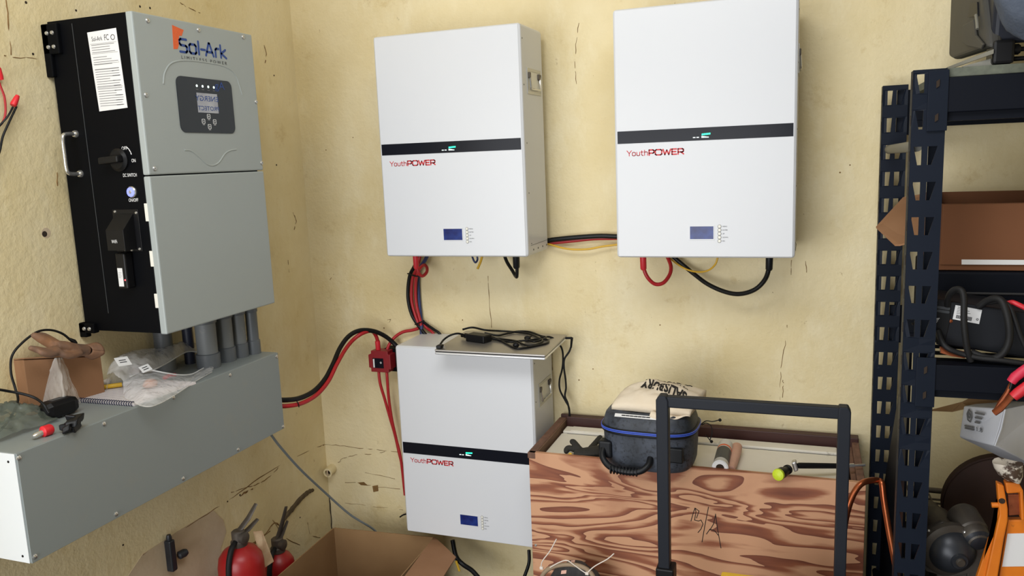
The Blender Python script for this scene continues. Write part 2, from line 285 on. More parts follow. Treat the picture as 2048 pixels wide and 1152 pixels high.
M = dict(
    wall=wall_mat(),
    ceil=mat('ceiling_paint', S(225, 220, 205), .9),
    floor=mat('concrete_floor', S(70, 66, 61), .85, c2=S(56, 53, 50), sc_=5, bump=.2),
    crack=mat('crack_dark', S(104, 74, 40), .95, c2=S(140, 108, 62), sc_=40),
    mortar=mat('bare_mortar', S(206, 188, 162), .9, c2=S(190, 168, 138), sc_=12, bump=.2),
    gouge=mat('gouge_gray', S(98, 84, 62), .95, c2=S(70, 58, 42), sc_=60),
    hole=mat('hole_dark', S(48, 36, 26), .95),
    gray=mat('gray_powder_coat', S(160, 167, 166), .5, bump=.05, bsc=700),
    gray2=mat('gray_trough_paint', S(138, 145, 144), .42, bump=.03, bsc=600, dirt=S(142, 146, 142), dsc=4),
    end_lit=mat('trough_gray_lit', S(216, 220, 222), .35),  # trough end: bright door light and its reflection put into a paler gray
    gray_line=mat('gray_seam', S(90, 92, 92), .7),
    black_box=mat('black_powder_coat', S(9, 10, 13), .55, spec=.06),
    black=mat('black_plastic', S(16, 16, 18), .45, spec=.25),
    black_soft=mat('black_rubber', S(24, 24, 25), .6, spec=.3),
    dark_gray=mat('dark_gray_plastic', S(58, 62, 66), .4),
    panel=mat('dark_glass_panel', S(42, 46, 50), .15, spec=.3),
    white_print=mat('white_print', S(235, 235, 235), .6),
    gray_print=mat('gray_print', S(120, 120, 120), .6),
    dark_print=mat('dark_print', S(50, 50, 54), .6),
    blue_print=mat('blue_print', S(32, 68, 140), .5),
    orange_print=mat('orange_print', S(232, 104, 52), .5, c2=S(214, 90, 44), sc_=300),
    red_print=mat('red_print', S(200, 30, 38), .5),
    label=mat('white_label', S(224, 224, 224), .5),
    chrome=mat('chrome', S(215, 214, 212), .2, .85),
    steel=mat('zinc_steel', S(192, 192, 190), .35, .75),
    white=mat('white_gloss_enamel', S(214, 216, 220), .3, spec=.3),
    offwhite=mat('offwhite_enamel', S(226, 224, 214), .35),
    stripe=mat('black_gloss_band', S(18, 20, 29), .22, spec=.15),
    lcd=mat('blue_lcd', S(22, 32, 92), .15, c2=S(34, 58, 132), sc_=26, amt=.3, spec=.3),
    lcd_off=mat('pale_lcd', S(176, 178, 184), .15, c2=S(150, 152, 162), sc_=26),
    green_led=mat('green_led', S(20, 200, 120), .4, emit=(.02, 1, .42, 1), estr=2.2),
    white_led=mat('white_led', S(220, 230, 230), .4, emit=(.8, 1, .95, 1), estr=.8),
    red_led=mat('red_led', S(230, 60, 60), .4, emit=(1, .1, .12, 1), estr=1.5),
    blue_led=mat('blue_led', S(90, 100, 230), .4, emit=(.22, .25, 1, 1), estr=1.1),
    pvc=mat('gray_pvc', S(118, 122, 124), .5, dirt=S(168, 166, 158), dsc=30, dlo=.6, dhi=.78),
    pvc_clean=mat('gray_pvc_coupling', S(96, 101, 106), .42),
    pvc_dark=mat('dark_blue_pvc', S(46, 50, 66), .45),
    card=mat('brown_cardboard', S(152, 112, 80), .85, c2=S(142, 102, 70), sc_=9, bump=.06, bsc=200),
    card_dark=mat('brown_cardboard_old', S(152, 120, 82), .9, c2=S(138, 106, 70), sc_=7),
    card_or=mat('orange_brown_cardboard', S(118, 74, 44), .85, c2=S(104, 64, 38), sc_=6, stretch=(1, 1, .15)),
    leather=mat('brown_leather', S(150, 106, 72), .75, c2=S(92, 76, 68), sc_=22, bump=.3, bsc=90),
    leather_in=mat('leather_dark', S(60, 48, 44), .85),
    bag=film('clear_bag', (.95, .95, .95, 1), .36, .16, 1.0, 34),
    bag_haze=film('hazy_bag', (.93, .90, .84, 1), .40, .22, 1.0, 34),
    bag_green=film('gray_green_bag', S(108, 116, 106), .62, .2, .6, 22),
    zip=mat('bag_zip_white', S(236, 238, 238), .35),
    paper=mat('paper', S(232, 226, 226), .8, c2=S(222, 214, 216), sc_=12),
    navy_bind=mat('navy_binding', S(32, 36, 64), .45),
    yellow=mat('yellow_plastic', S(226, 182, 50), .45),
    yellow_wire=mat('yellow_wire', S(214, 170, 52), .45),
    red_cable=mat('red_cable', S(172, 30, 38), .42),
    red_boot=mat('red_boot', S(204, 40, 52), .45),
    red_dark=mat('dark_red_plastic', S(134, 22, 32), .45),
    red_cap=mat('red_cap', S(222, 40, 50), .45),
    cable=mat('black_cable', S(15, 16, 18), .42, spec=.3),
    blue_cable=mat('blue_cable', S(40, 52, 96), .45),
    gray_cable=mat('gray_cable', S(118, 126, 130), .5),
    silver=mat('laptop_silver', S(176, 172, 168), .38, .75),
    silver_edge=mat('laptop_edge', S(225, 226, 230), .25, .6),
    ply=wood_mat('plywood_grain', S(204, 154, 118), S(148, 88, 60), S(108, 57, 41), freq=14.0, st=(1.2, 1.0, 7.5), edge=.46),
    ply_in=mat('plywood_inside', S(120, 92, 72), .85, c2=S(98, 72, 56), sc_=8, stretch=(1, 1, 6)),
    redwood=mat('reddish_wood', S(74, 40, 34), .55, c2=S(58, 32, 28), sc_=6, stretch=(.6, 3, 8)),
    slatwood=mat('weathered_wood', S(128, 92, 74), .8, c2=S(92, 66, 54), sc_=10, stretch=(8, 3, .5)),
    lid=mat('grubby_white_panel', S(236, 231, 220), .5, c2=S(222, 215, 200), sc_=5, dirt=S(140, 128, 108), dsc=18, dlo=.62, dhi=.8),
    gasket=mat('dark_gasket', S(46, 46, 48), .6),
    case=mat('scuffed_black_case', S(44, 48, 54), .5, spec=.35, c2=S(76, 82, 94), sc_=9, amt=.3, dirt=S(30, 32, 36), dsc=90, dlo=.50, dhi=.68),
    case_dark=mat('black_case_trim', S(18, 20, 24), .45, spec=.3),
    case_blue=mat('blue_piping', S(66, 96, 206), .4),
    canvas=mat('cream_canvas', S(226, 214, 194), .95, c2=S(218, 200, 174), sc_=9, bump=.2, bsc=150),
    canvas_print=mat('black_ink', S(34, 30, 28), .9),
    knit=mat('black_knit', S(40, 38, 34), .9, bump=.4, bsc=250),
    navy=mat('navy_rack_steel', S(23, 29, 41), .45, spec=.12, c2=S(19, 25, 36), sc_=5, dirt=S(74, 82, 96), dsc=10, dlo=.68, dhi=.82),
    navy_dark=mat('dark_navy_steel', S(16, 19, 27), .5, spec=.10),
    cart=mat('graphite_tube', S(34, 37, 44), .45, spec=.18),
    copper=mat('copper', S(196, 112, 70), .3, .85, c2=S(150, 78, 48), sc_=12),
    galv=mat('galvanised_tube', S(124, 122, 112), .5, .3),
    osb=mat('gray_green_board', S(108, 112, 98), .9, c2=S(84, 88, 78), sc_=60, bump=.3),
    lamp_dark=mat('dark_lamp_casting', S(64, 62, 58), .6, c2=S(54, 54, 52), sc_=9),
    plastic_navy=mat('blue_black_plastic', S(32, 35, 44), .45, spec=.25),
    cloth=mat('gray_blue_cloth', S(84, 92, 106), .95, c2=S(70, 78, 92), sc_=30, bump=.4, bsc=120),
    charger=mat('charger_black', S(24, 26, 31), .45, spec=.25),
    cop_clamp=mat('copper_clamp', S(176, 98, 60), .45, .6, c2=S(120, 60, 36), sc_=30, dirt=S(60, 34, 26), dsc=60),
    pink=mat('faded_red_grip', S(206, 44, 74), .5),
    carton=mat('white_carton', S(226, 228, 234), .7, c2=S(212, 214, 222), sc_=7, dirt=S(150, 148, 152), dsc=16, dlo=.62, dhi=.8),
    drum=mat('dark_brown_drum', S(80, 60, 54), .7, spec=.2, c2=S(62, 48, 44), sc_=7),
    motor=mat('dark_oily_metal', S(82, 77, 70), .5, .3, c2=S(56, 47, 41), sc_=14, dirt=S(112, 104, 92), dsc=50, dlo=.62, dhi=.8),
    motor_dk=mat('oily_cap', S(54, 57, 63), .38, .3, c2=S(38, 40, 45), sc_=18),
    rod=mat('rusty_rod', S(120, 110, 98), .5, .5),
    orange=mat('orange_machine_paint', S(226, 126, 22), .5, c2=S(200, 104, 18), sc_=10, dirt=S(90, 54, 26), dsc=22, dlo=.64, dhi=.74),
    worn_white=mat('worn_white_paint', S(214, 204, 190), .6, dirt=S(74, 56, 44), dsc=20, dlo=.5, dhi=.56),
    ext_red=mat('extinguisher_red', S(156, 26, 28), .38),
    ext_tag=mat('dirty_paper_tag', S(196, 172, 140), .9, c2=S(160, 124, 88), sc_=30),
    dark_metal=mat('tarnished_metal', S(106, 98, 90), .5, .5, c2=S(74, 68, 64), sc_=20),
    pot_pink=mat('pale_pink_plastic', S(214, 168, 148), .5, c2=S(198, 150, 130), sc_=20),
    lime=mat('lime_cap', S(206, 226, 52), .45, bump=.3, bsc=200),
    tie=mat('white_nylon', S(226, 216, 206), .45),
    wheel_gray=mat('dusty_gray_plastic', S(46, 46, 49), .7, spec=.3, c2=S(66, 64, 62), sc_=30, stretch=(3, 1, 1)),
    rope=mat('dirty_tan_hose', S(150, 130, 106), .8),
    plug_tip=mat('clear_tip', S(230, 230, 228), .2, spec=.8),
    door_wood=mat('frame_paint', S(190, 180, 160), .7),
)

# ---------------------------------------------------------------- the setting
XW, YW = -0.031, 0.045
def struct(name, mb, m, parent=None): return mb.build(name, m, parent, kind='structure')
wall_back = struct('wall_back', MB().box((-.16, YW, 0), (3.9, YW+.12, 2.95)), M['wall'])
wall_left = struct('wall_left', MB().box((XW-.12, -2.25, 0), (XW, YW, 2.95)), M['wall'])
struct('wall_right', MB().box((3.78, -3.3, 0), (3.9, YW, 2.95)), M['wall'])
struct('floor', MB().box((-3, -7, -.1), (7, .3, 0)), M['floor'])
struct('ceiling', MB().box((-.3, -2.9, 2.95), (4.0, .3, 3.05)), M['ceil'])
def marks(name, paths, r, parent, m):
    mb = MB()
    for p in paths:
        q = smooth_path(p, 4); n = len(q)
        mb.tube([v + Vector((random.uniform(-1, 1), random.uniform(-1, 1), random.uniform(-1, 1)))*.002*(0 < i < n-1) for i, v in enumerate(q)], [r*random.uniform(.5, 1.1) for _ in q], 5)
    return mb.build(name, m, parent, kind='structure')
marks('crack', [[(-0.0310, -1.1527, 1.9130), (-0.0310, -1.1103, 1.9126), (-0.0310, -1.0330, 1.9129)], [(-0.0310, -1.1275, 2.0453), (-0.0310, -1.1297, 1.9869), (-0.0310, -1.1338, 1.9161)],
    [(-0.0310, -0.9236, 0.5087), (-0.0310, -0.7701, 0.5117), (-0.0310, -0.6095, 0.5135), (-0.0310, -0.4822, 0.5177), (-0.0310, -0.3423, 0.5294), (-0.0310, -0.1591, 0.5252), (-0.0310, 0.0091, 0.5086), (-0.0310, 0.0374, 0.5047)],
    [(-0.0310, -0.5264, 0.5363), (-0.0310, -0.4418, 0.5192), (-0.0310, -0.3878, 0.5100), (-0.0310, -0.3156, 0.5112), (-0.0310, -0.2659, 0.5245)],
    [(-0.0310, -1.0473, 1.6307), (-0.0310, -1.0510, 1.5962)], [(-0.0310, -0.1326, 2.0530), (-0.0310, -0.1259, 2.0192), (-0.0310, -0.1357, 1.9906)], [(-0.0310, -0.0426, 1.4512), (-0.0310, -0.0275, 1.4216), (-0.0310, -0.0454, 1.3852)],
    [(-0.0310, -0.0985, 1.2776), (-0.0310, -0.0989, 1.2303)], [(-0.0310, -0.6409, 0.2951), (-0.0310, -0.5376, 0.3141), (-0.0310, -0.4577, 0.3116), (-0.0310, -0.3440, 0.3105)], [(-0.0310, -0.1158, 0.2385), (-0.0310, -0.1000, 0.1785), (-0.0310, -0.0418, 0.1399)],
    [(-0.0310, -0.3243, 0.3444), (-0.0310, -0.2619, 0.2457), (-0.0310, -0.1754, 0.1731)], [(-0.0310, -0.5341, 2.1340), (-0.0310, -0.5030, 2.1255), (-0.0310, -0.4488, 2.1156)]], .0017, wall_left, M['crack'])
gash = MB()
gp = [(-0.0310, -0.2849, 0.3025), (-0.0310, -0.2447, 0.3239), (-0.0310, -0.2015, 0.3369), (-0.0310, -0.1506, 0.3513), (-0.0310, -0.0959, 0.3570), (-0.0310, -0.0622, 0.3512)]
gash.tube(smooth_path(gp, 5), [.004 + .006*math.sin(math.pi*i/25) + random.uniform(0, .003) for i in range(26)], 7)
gash.build('gouge', M['gouge'], wall_left, kind='structure')
marks('stain', [[(-0.0310, -0.4590, 0.3028), (-0.0310, -0.3729, 0.3126), (-0.0310, -0.3175, 0.3295), (-0.0310, -0.2849, 0.3025)], [(-0.0310, -0.4840, 0.5056), (-0.0310, -0.4571, 0.5071), (-0.0310, -0.4167, 0.5032)]], .0034, wall_left, M['crack'])
hb = MB()
for q in [(-0.0310, -1.0735, 2.0481), (-0.0310, -0.9263, 2.0513), (-0.0310, -1.0726, 1.9248), (-0.0310, -0.9661, 1.9712), (-0.0310, -0.0891, 1.9510), (-0.0310, -0.6997, 2.0965), (-0.0310, -0.6612, 2.0982), (-0.0310, -0.1193, 1.6305), (-0.0310, -0.4835, 0.5091), (-0.0310, -0.5476, 0.5130), (-0.0310, -0.9873, 0.5715), (-0.0310, -0.1605, 0.2797)]:
    hb.lathe(q, (1, 0, 0), [(.0045*random.uniform(.5, 1), -.0005), (.003, .0006)], 9)
hb.lathe((-0.0310, -1.1071, 1.4772), (1, 0, 0), [(.009, -.0005), (.007, .0008)], 12)
hb.build('drill_hole', M['hole'], wall_left, kind='structure')
plug = MB().lathe((-0.0310, -1.1025, 1.4793), (1, 0, 0), [(.014, -.0004), (.0135, .0004)], 12).build('filler_ring', M['mortar'], wall_left, kind='structure')
mp_ = [(-0.0310, -1.0153, 0.4555), (-0.0310, -0.9232, 0.5116), (-0.0310, -0.7782, 0.5155), (-0.0310, -0.6213, 0.5153), (-0.0310, -0.5778, 0.4603), (-0.0310, -0.5695, 0.4134), (-0.0310, -0.6061, 0.3666), (-0.0310, -0.5854, 0.3020), (-0.0310, -0.6163, 0.2096)]
MB().prism(mp_, (.0012, 0, 0)).build('bare_patch', M['mortar'], wall_left, kind='structure')
marks('crack', [[(-0.0338, 0.0450, 0.5017), (0.0392, 0.0450, 0.5039), (0.1314, 0.0450, 0.5016), (0.2219, 0.0450, 0.5015), (0.2997, 0.0450, 0.5003)], [(0.0236, 0.0450, 0.4303), (0.0584, 0.0450, 0.4549), (0.1105, 0.0450, 0.4703), (0.1866, 0.0450, 0.4816), (0.2440, 0.0450, 0.4973)],
    [(0.0494, 0.0450, 0.3474), (0.1195, 0.0450, 0.3527), (0.1763, 0.0450, 0.3460), (0.3001, 0.0450, 0.3468)], [(0.0419, 0.0450, 0.2583), (0.1582, 0.0450, 0.2589), (0.3074, 0.0450, 0.2595)],
    [(0.7158, 0.0450, 1.2047), (0.7174, 0.0450, 1.1167), (0.7205, 0.0450, 1.0148)], [(1.0782, 0.0450, 2.0510), (1.0661, 0.0450, 1.9820), (1.0609, 0.0450, 1.9182), (1.0643, 0.0450, 1.8565)],
    [(1.7504, 0.0450, 1.2688), (1.7496, 0.0450, 1.2209)], [(1.7920, 0.0450, 1.2659), (1.7955, 0.0450, 1.2294)], [(1.7399, 0.0450, 1.0588), (1.7347, 0.0450, 0.9929), (1.7236, 0.0450, 0.9093), (1.7218, 0.0450, 0.8084)], [(0.9387, 0.0450, 0.9770), (0.9412, 0.0450, 0.9405), (0.9482, 0.0450, 0.8674)],
    [(0.1462, 0.0450, 0.4000), (0.2806, 0.0450, 0.3865)], [(1.7294, 0.0450, 0.8173), (1.7304, 0.0450, 0.8595), (1.7302, 0.0450, 0.8762)], [(0.0516, 0.0450, 1.1806), (0.0718, 0.0450, 1.2044)], [(0.2936, 0.0450, 1.0291), (0.3090, 0.0450, 1.0335), (0.2994, 0.0450, 1.0196)]], .0011, wall_back, M['crack'])
marks('corner_crack', [[(-0.0357, 0.0440, 0.3927), (-0.0324, 0.0440, 0.2958), (-0.0290, 0.0440, 0.1980), (-0.0300, 0.0440, 0.1319), (-0.0300, 0.0440, 0.0211)]], .0024, wall_back, M['hole'])
hb = MB()
for q in [(1.0453, 0.0450, 0.8361), (1.0973, 0.0450, 0.8790), (1.9135, 0.0450, 1.5600), (0.2761, 0.0450, 0.9972), (0.1985, 0.0450, 1.7206), (0.0777, 0.0450, 1.6795), (1.3338, 0.0450, 1.0450), (0.6066, 0.0450, 1.0391), (1.8860, 0.0450, 1.5384)]:
    hb.lathe(q, (0, -1, 0), [(.0035*random.uniform(.5, 1), -.0005), (.002, .0006)], 9)
hb.prism([(0.1763, 0.0450, 0.3460), (0.2018, 0.0450, 0.3530), (0.2022, 0.0450, 0.3277), (0.1790, 0.0450, 0.3209)], (0, -.0012, 0))
hb.prism([(0.1104, 0.0450, 0.3539), (0.1384, 0.0450, 0.3590), (0.1558, 0.0450, 0.3459), (0.1235, 0.0450, 0.3446)], (0, -.0012, 0))
hb.build('chipped_hole', M['crack'], wall_back, kind='structure')

# pipe stub in the corner
t = thing('pipe_stub', (-.004, .03, .385), 'short cream painted pipe stub sticking out of the wall corner', 'pipe')
a = Vector((-.004, .045, .403)); d = Vector((.10, -.98, -.06)).normalized()
MB().lathe(a - d*.03, d, [(.019, 0), (.019, .07), (.0185, .075), (.012, .075), (.012, .045)], 20).build('pipe', M['wall'], t, smooth=True)
MB().lathe(a - d*.03, d, [(.0117, .05), (.0117, .058)], 16).build('bore', M['hole'], t)
MB().tube([a + d*.046 + Vector((0, 0, .012)), a + d*.0465 + Vector((0, 0, -.012))], .0028, 6).build('wire_end', M['mortar'], t)
# dark tap bracket low on the left wall
t = thing('wall_tap', (-0.0310, -0.8246, 0.4588), 'dark old wall tap on the bare mortar patch below the trough', 'tap')
c = Vector((-0.0300, -0.8251, 0.4625))
MB().obox(c + Vector((.012, -.005, .0)), (.012, 0, 0), (0, .011, 0), (0, 0, .05)).build('bracket', M['motor_dk'], t, bevel=.004)
MB().lathe(c + Vector((.02, .015, -.012)), (0.3, .9, 0.1), [(.008, 0), (.013, .004), (.013, .022), (.009, .03)], 14).build('spout', M['motor_dk'], t, smooth=True)
MB().lathe(c + Vector((.012, -.005, .045)), (0, 0, 1), [(.007, 0), (.009, .012), (.006, .022)], 12).build('stem', M['motor_dk'], t, smooth=True)
# gray cable from the trough down into the carton
tag(cable('gray_cable', [(0.1714, -0.5500, 0.7692), (0.1657, -0.5000, 0.7082), (0.1490, -0.3800, 0.5811), (0.1331, -0.2200, 0.4253), (0.1686, -0.1200, 0.2980), (0.2204, -0.0500, 0.2146), (0.2481, -0.0450, 0.1783)], .0042, M['gray_cable']),
    'thin gray cable slanting from trough underside across the wall corner', 'cable')

# ---------------------------------------------------------------- inverter on the left wall
IX, IY0, IY1, IZ0, IZ1 = .2553, -1.0298, -.5790, 1.2088, 2.0070
ib = .2345
inv = thing('inverter', (.11, (IY0+IY1)/2, IZ0), 'tall gray fronted power inverter with black sides on left wall', 'inverter')
MB().box((-.021, IY0, IZ0+.002), (ib, IY1, IZ1)).build('chassis', M['black_box'], inv, bevel=.002)
ZS = 1.6135
cov = MB().box((ib, IY0-.001, ZS+.0015), (IX, IY1+.001, IZ1+.001)).build('upper_cover', M['gray'], inv, bevel=.0035)
low = MB().box((ib, IY0-.001, IZ0), (IX, IY1+.001, ZS-.0015)).build('lower_cover', M['gray'], inv, bevel=.0035)
FX = Frame((IX, IY0, IZ0), (0, 1, 0), (0, 0, 1))     # a = along wall, b = up, from lower near corner
W_, H_ = IY1-IY0, IZ1-IZ0
def ab(p): return (p[1]-IY0, p[2]-IZ0)
sb = MB()
for q in [(0.2553, -0.9818, 1.9915), (0.2553, -0.8023, 1.9922), (0.2553, -0.6186, 1.9965), (0.2553, -1.0133, 1.8102), (0.2553, -0.5853, 1.8149), (0.2553, -1.0117, 1.6306), (0.2553, -0.5847, 1.6363)]:
    s_ = MB().lathe(q, (1, 0, 0), [(.0065, -.0005), (.0065, .001), (.0045, .003), (.0015, .0033), (.0015, .001)], 14)
    s_.build('screw', M['steel'], cov, smooth=True)
# pressed lines around the display and the pressed wave below it
def emboss(name, pts, r, par, m): return MB().tube(smooth_path(pts, 6), r, 8, flat=1).build(name, m, par, smooth=True)
emboss('pressed_arch', [(0.2540, -0.9509, 1.8411), (0.2540, -0.9415, 1.8702), (0.2540, -0.9134, 1.8963), (0.2540, -0.8598, 1.9076), (0.2540, -0.7877, 1.9093), (0.2540, -0.7116, 1.9056), (0.2540, -0.6678, 1.8860), (0.2540, -0.6449, 1.8317)], .0030, cov, M['gray'])
emboss('pressed_wave', [(0.2540, -0.9008, 1.6759), (0.2540, -0.8753, 1.6732), (0.2540, -0.8439, 1.6545), (0.2540, -0.8210, 1.6380), (0.2540, -0.7978, 1.6335), (0.2540, -0.7723, 1.6412), (0.2540, -0.7442, 1.6643), (0.2540, -0.7196, 1.6738), (0.2540, -0.6934, 1.6766)], .0030, cov, M['gray'])
p = [ab(q) for q in [(0.2553, -0.9068, 1.7197), (0.2553, -0.6906, 1.7230), (0.2553, -0.6933, 1.8688), (0.2553, -0.9074, 1.8629)]]
a0, a1 = (p[0][0]+p[3][0])/2, (p[1][0]+p[2][0])/2; b0, b1 = (p[0][1]+p[1][1])/2, (p[2][1]+p[3][1])/2
pan = plate(FX, rrect(a0, b0, a1, b1, .018), .0022).build('display_panel', M['panel'], inv, label='dark glass display panel')
p = [ab(q) for q in [(0.2553, -0.8358, 1.7734), (0.2553, -0.7544, 1.7765), (0.2553, -0.7591, 1.8290), (0.2553, -0.8380, 1.8243)]]
c0, c1 = (p[0][0]+p[3][0])/2, (p[1][0]+p[2][0])/2; d0, d1 = (p[0][1]+p[1][1])/2, (p[2][1]+p[3][1])/2
plate(FX, rect(c0, d0, c1, d1), .0028).build('screen', M['lcd_off'], pan, label='pale display screen')
text('reflected_text', 'ENERGY', FX, c0-.006, d0+(d1-d0)*.60, (c1-c0)*1.1, (d1-d0)*.26, M['blue_print'], pan, t=.0032, mirror=True)  # blue mirrored letters drawn on the panel in place of a reflection
text('reflected_text', 'PROTECT', FX, c0+.0, d0+(d1-d0)*.12, (c1-c0)*1.02, (d1-d0)*.22, M['blue_print'], pan, t=.0032, mirror=True)
text('reflected_text', 'gA', FX, c1-.006, d1+.008, .04, .026, M['blue_print'], pan, t=.0030)
for i in range(4):
    a = c0 + .004 + i*.0222
    plate(FX, circle(a, d1+.018, .0035, 10), .0026).build('status_light', M['white_led'], pan)
    strokes(FX, [[(a-.004, d1+.009), (a+.004, d1+.009)]], .0012, .0026).build('light_caption', M['gray_print'], pan)
q_ = ab((0.2553, -0.7982, 1.7655)); cxm, dym = q_
for da, db in ((0, 0), (-.022, -.0135), (.022, -.0135), (0, -.027)):
    bt = MB().ring([FX(x, y) for x, y in rrect(cxm+da-.0062, dym+db-.0062, cxm+da+.0062, dym+db+.0062, .002, 2)], [FX(x, y) for x, y in rrect(cxm+da-.0050, dym+db-.0050, cxm+da+.0050, dym+db+.0050, .0015, 2)], FX.n*.0027)
    strokes(FX, [[(cxm+da-.002, dym+db-.002), (cxm+da+.002, dym+db), (cxm+da-.002, dym+db+.002)], [(cxm+da-.0035, dym+db-.0088), (cxm+da+.0035, dym+db-.0088)]], .001, .0027, bt)
    bt.build('touch_button', M['white_print'], pan)
# maker's logo on the upper cover
lg = [ab(q) for q in [(0.2553, -0.8833, 1.9304), (0.2553, -0.7005, 1.9365), (0.2553, -0.8778, 1.9687), (0.2553, -0.8991, 1.9920), (0.2553, -0.8592, 1.9848), (0.2553, -0.8688, 1.9685), (0.2553, -0.8778, 1.9687), (0.2553, -0.8835, 1.9417), (0.2553, -0.8882, 1.9337), (0.2553, -0.9026, 1.9321)]]
plate(FX, [lg[3], lg[4], lg[5], lg[6], lg[7], lg[8], lg[9]][::-1], .0006).build('logo_flame', M['orange_print'], cov)
LW, LH = lg[1][0]-lg[0][0], (lg[2][1]-lg[0][1])
def place(glyphs, x0, y0, w_, h_, total):
    return [[(x0 + x/total*w_, y0 + y*h_) for x, y in pl] for pl in glyphs]
SA = [[(.62,.98),(.12,.98),(0,.88),(0,.62),(.1,.52),(.52,.5),(.62,.42),(.62,.1),(.52,0),(0,0)],
      [(.95,0),(1.35,0),(1.45,.1),(1.45,.6),(1.35,.7),(.95,.7),(.85,.6),(.85,.1),(.95,0)], [(1.7,0),(1.7,1)], [(1.92,.42),(2.28,.42)],
      [(2.35,0),(2.68,1),(2.75,1),(3.08,0)], [(2.46,.3),(2.97,.3)], [(3.3,0),(3.3,.58),(3.4,.68),(3.62,.68)],
      [(3.82,0),(3.82,1)], [(4.3,.68),(3.86,.34),(4.34,0)]]
strokes(FX, place(SA, lg[0][0]+.004, lg[0][1]-.002, LW-.004, LH*.86, 4.34), .0062, .0007).build('logo_lettering', M['blue_print'], cov)
text('logo_tagline', 'L I M I T L E S S   P O W E R', FX, lg[0][0]+.006, lg[0][1]-.020, LW-.006, .0085, M['dark_print'], cov, t=.0007)
# hinge tabs on the lower cover's near edge
for za, zb in ((1.545, 1.500), (1.425, 1.385), (1.315, 1.278)):
    MB().box((ib-.006, IY0-.0025, zb), (ib+.004, IY0+.001, za)).build('hinge_tab', M['offwhite'], low, bevel=.0008)
# near side: y = IY0, a = x, b = z, facing the room opening
FS = Frame((0, IY0, 0), (1, 0, 0), (0, 0, 1))
strokes(FS, [[(.062, 1.995), (.0665, 1.26)]], .0016, .0006).build('side_seam', M['dark_gray'], inv)
la, lb = (.1080, 1.9700), (.1990, 1.7810)
lab = plate(FS, [(.118, 1.7775), (.2095, 1.7815), (.2015, 1.9725), (.1085, 1.9695)], .0008).build('rating_label', M['label'], inv, label='white rating label with small print')
ll = MB(); random.seed(3)
def lx(u, v): return (.118+(.1085-.118)*v + u*((.2095-.118)*(1-v) + (.2015-.1085)*v), 1.778 + v*.190)
for k in range(26):
    v = .84 - k*.031
    if k in (4, 9): continue
    u0, u1 = .08, random.choice((.9, .86, .55, .92, .7))
    ll_ = [lx(u0, v), lx(u1, v)]
    strokes(FS, [ll_], .0013 if k != 10 else .0022, .0011, ll)
    if k > 10 and k % 2: strokes(FS, [[lx(.66, v), lx(.9, v)]], .0018, .0011, ll)
for v in (.855, .73, .60, .30): strokes(FS, [[lx(.05, v), lx(.95, v)]], .0007, .0011, ll)
ll.build('label_print', M['gray_print'], lab)
text('label_maker', 'Sol-Ark', FS, lx(.12, .88)[0], lx(.12, .89)[1], .034, .011, M['dark_print'], lab, t=.0011)
text('label_mark', 'FC', FS, lx(.56, .88)[0], lx(.56, .885)[1], .014, .014, M['dark_print'], lab, t=.0011)
MB().ring([FS(x, y) for x, y in circle(lx(.85, .9)[0], lx(.85, .915)[1], .0068, 14)], [FS(x, y) for x, y in circle(lx(.85, .9)[0], lx(.85, .915)[1], .0052, 14)], FS.n*.0011).build('label_emblem', M['dark_print'], lab)
# chrome grab handle
h = MB(); A0 = Vector((.0305, IY0, 1.7259)); B0 = Vector((.0305, IY0, 1.6250)); o = Vector((0, -.042, 0))
h.tube(smooth_path([A0, A0+o*.55, A0+o*.9+Vector((0,0,-.004)), A0+o+Vector((0,0,-.018)), (A0+B0)/2+o, B0+o+Vector((0,0,.018)), B0+o*.9+Vector((0,0,.004)), B0+o*.55, B0], 6), .0052, 12)
hd = h.build('handle', M['chrome'], inv, smooth=True, label='chrome grab handle')
for q in (A0, B0): MB().lathe(q, (0, -1, 0), [(.0095, 0), (.0095, .004), (.007, .008)], 18).build('handle_boss', M['chrome'], hd, smooth=True)
# rotary isolator with its lettering
kx, kz = .1657, 1.6552
kn = MB().lathe((kx, IY0, kz), (0, -1, 0), [(.029, 0), (.029, .006), (.024, .010), (.022, .012)], 28).build('isolator_switch', M['black'], inv, smooth=True)
MB().obox((kx-.008, IY0-.022, kz+.001), (.032, 0, .002), (0, .010, 0), (0, 0, .009)).build('switch_lever', M['black'], kn, bevel=.004)
text('switch_lettering', 'OFF', FS, .1760, 1.6795, .0175, .0085, M['white_print'], inv, t=.0006)
text('switch_lettering', 'ON', FS, .2030, 1.6480, .0130, .0085, M['white_print'], inv, t=.0006)
strokes(FS, [[(.1935, 1.6850), (.199, 1.680), (.203, 1.673), (.2045, 1.668)]], .0022, .0006).build('switch_arc', M['white_print'], inv)
text('switch_lettering', 'DC SWITCH', FS, .1705, 1.6125, .044, .0085, M['white_print'], inv, t=.0006)
pb = MB().lathe((.1942, IY0, 1.5744), (0, -1, 0), [(.0145, 0), (.0145, .004), (.012, .006)], 24).build('power_button', M['chrome'], inv, smooth=True)
MB().lathe((.1942, IY0-.0045, 1.5744), (0, -1, 0), [(.0125, 0), (.0115, .003), (.0055, .0036)], 24).build('lit_ring', M['blue_led'], pb)
MB().lathe((.1942, IY0-.0075, 1.5744), (0, -1, 0), [(.0052, 0), (.004, .0012)], 16).build('button_cap', M['steel'], pb)
text('button_lettering', 'ON/OFF', FS, .1795, 1.5500, .031, .0085, M['white_print'], inv, t=.0006)
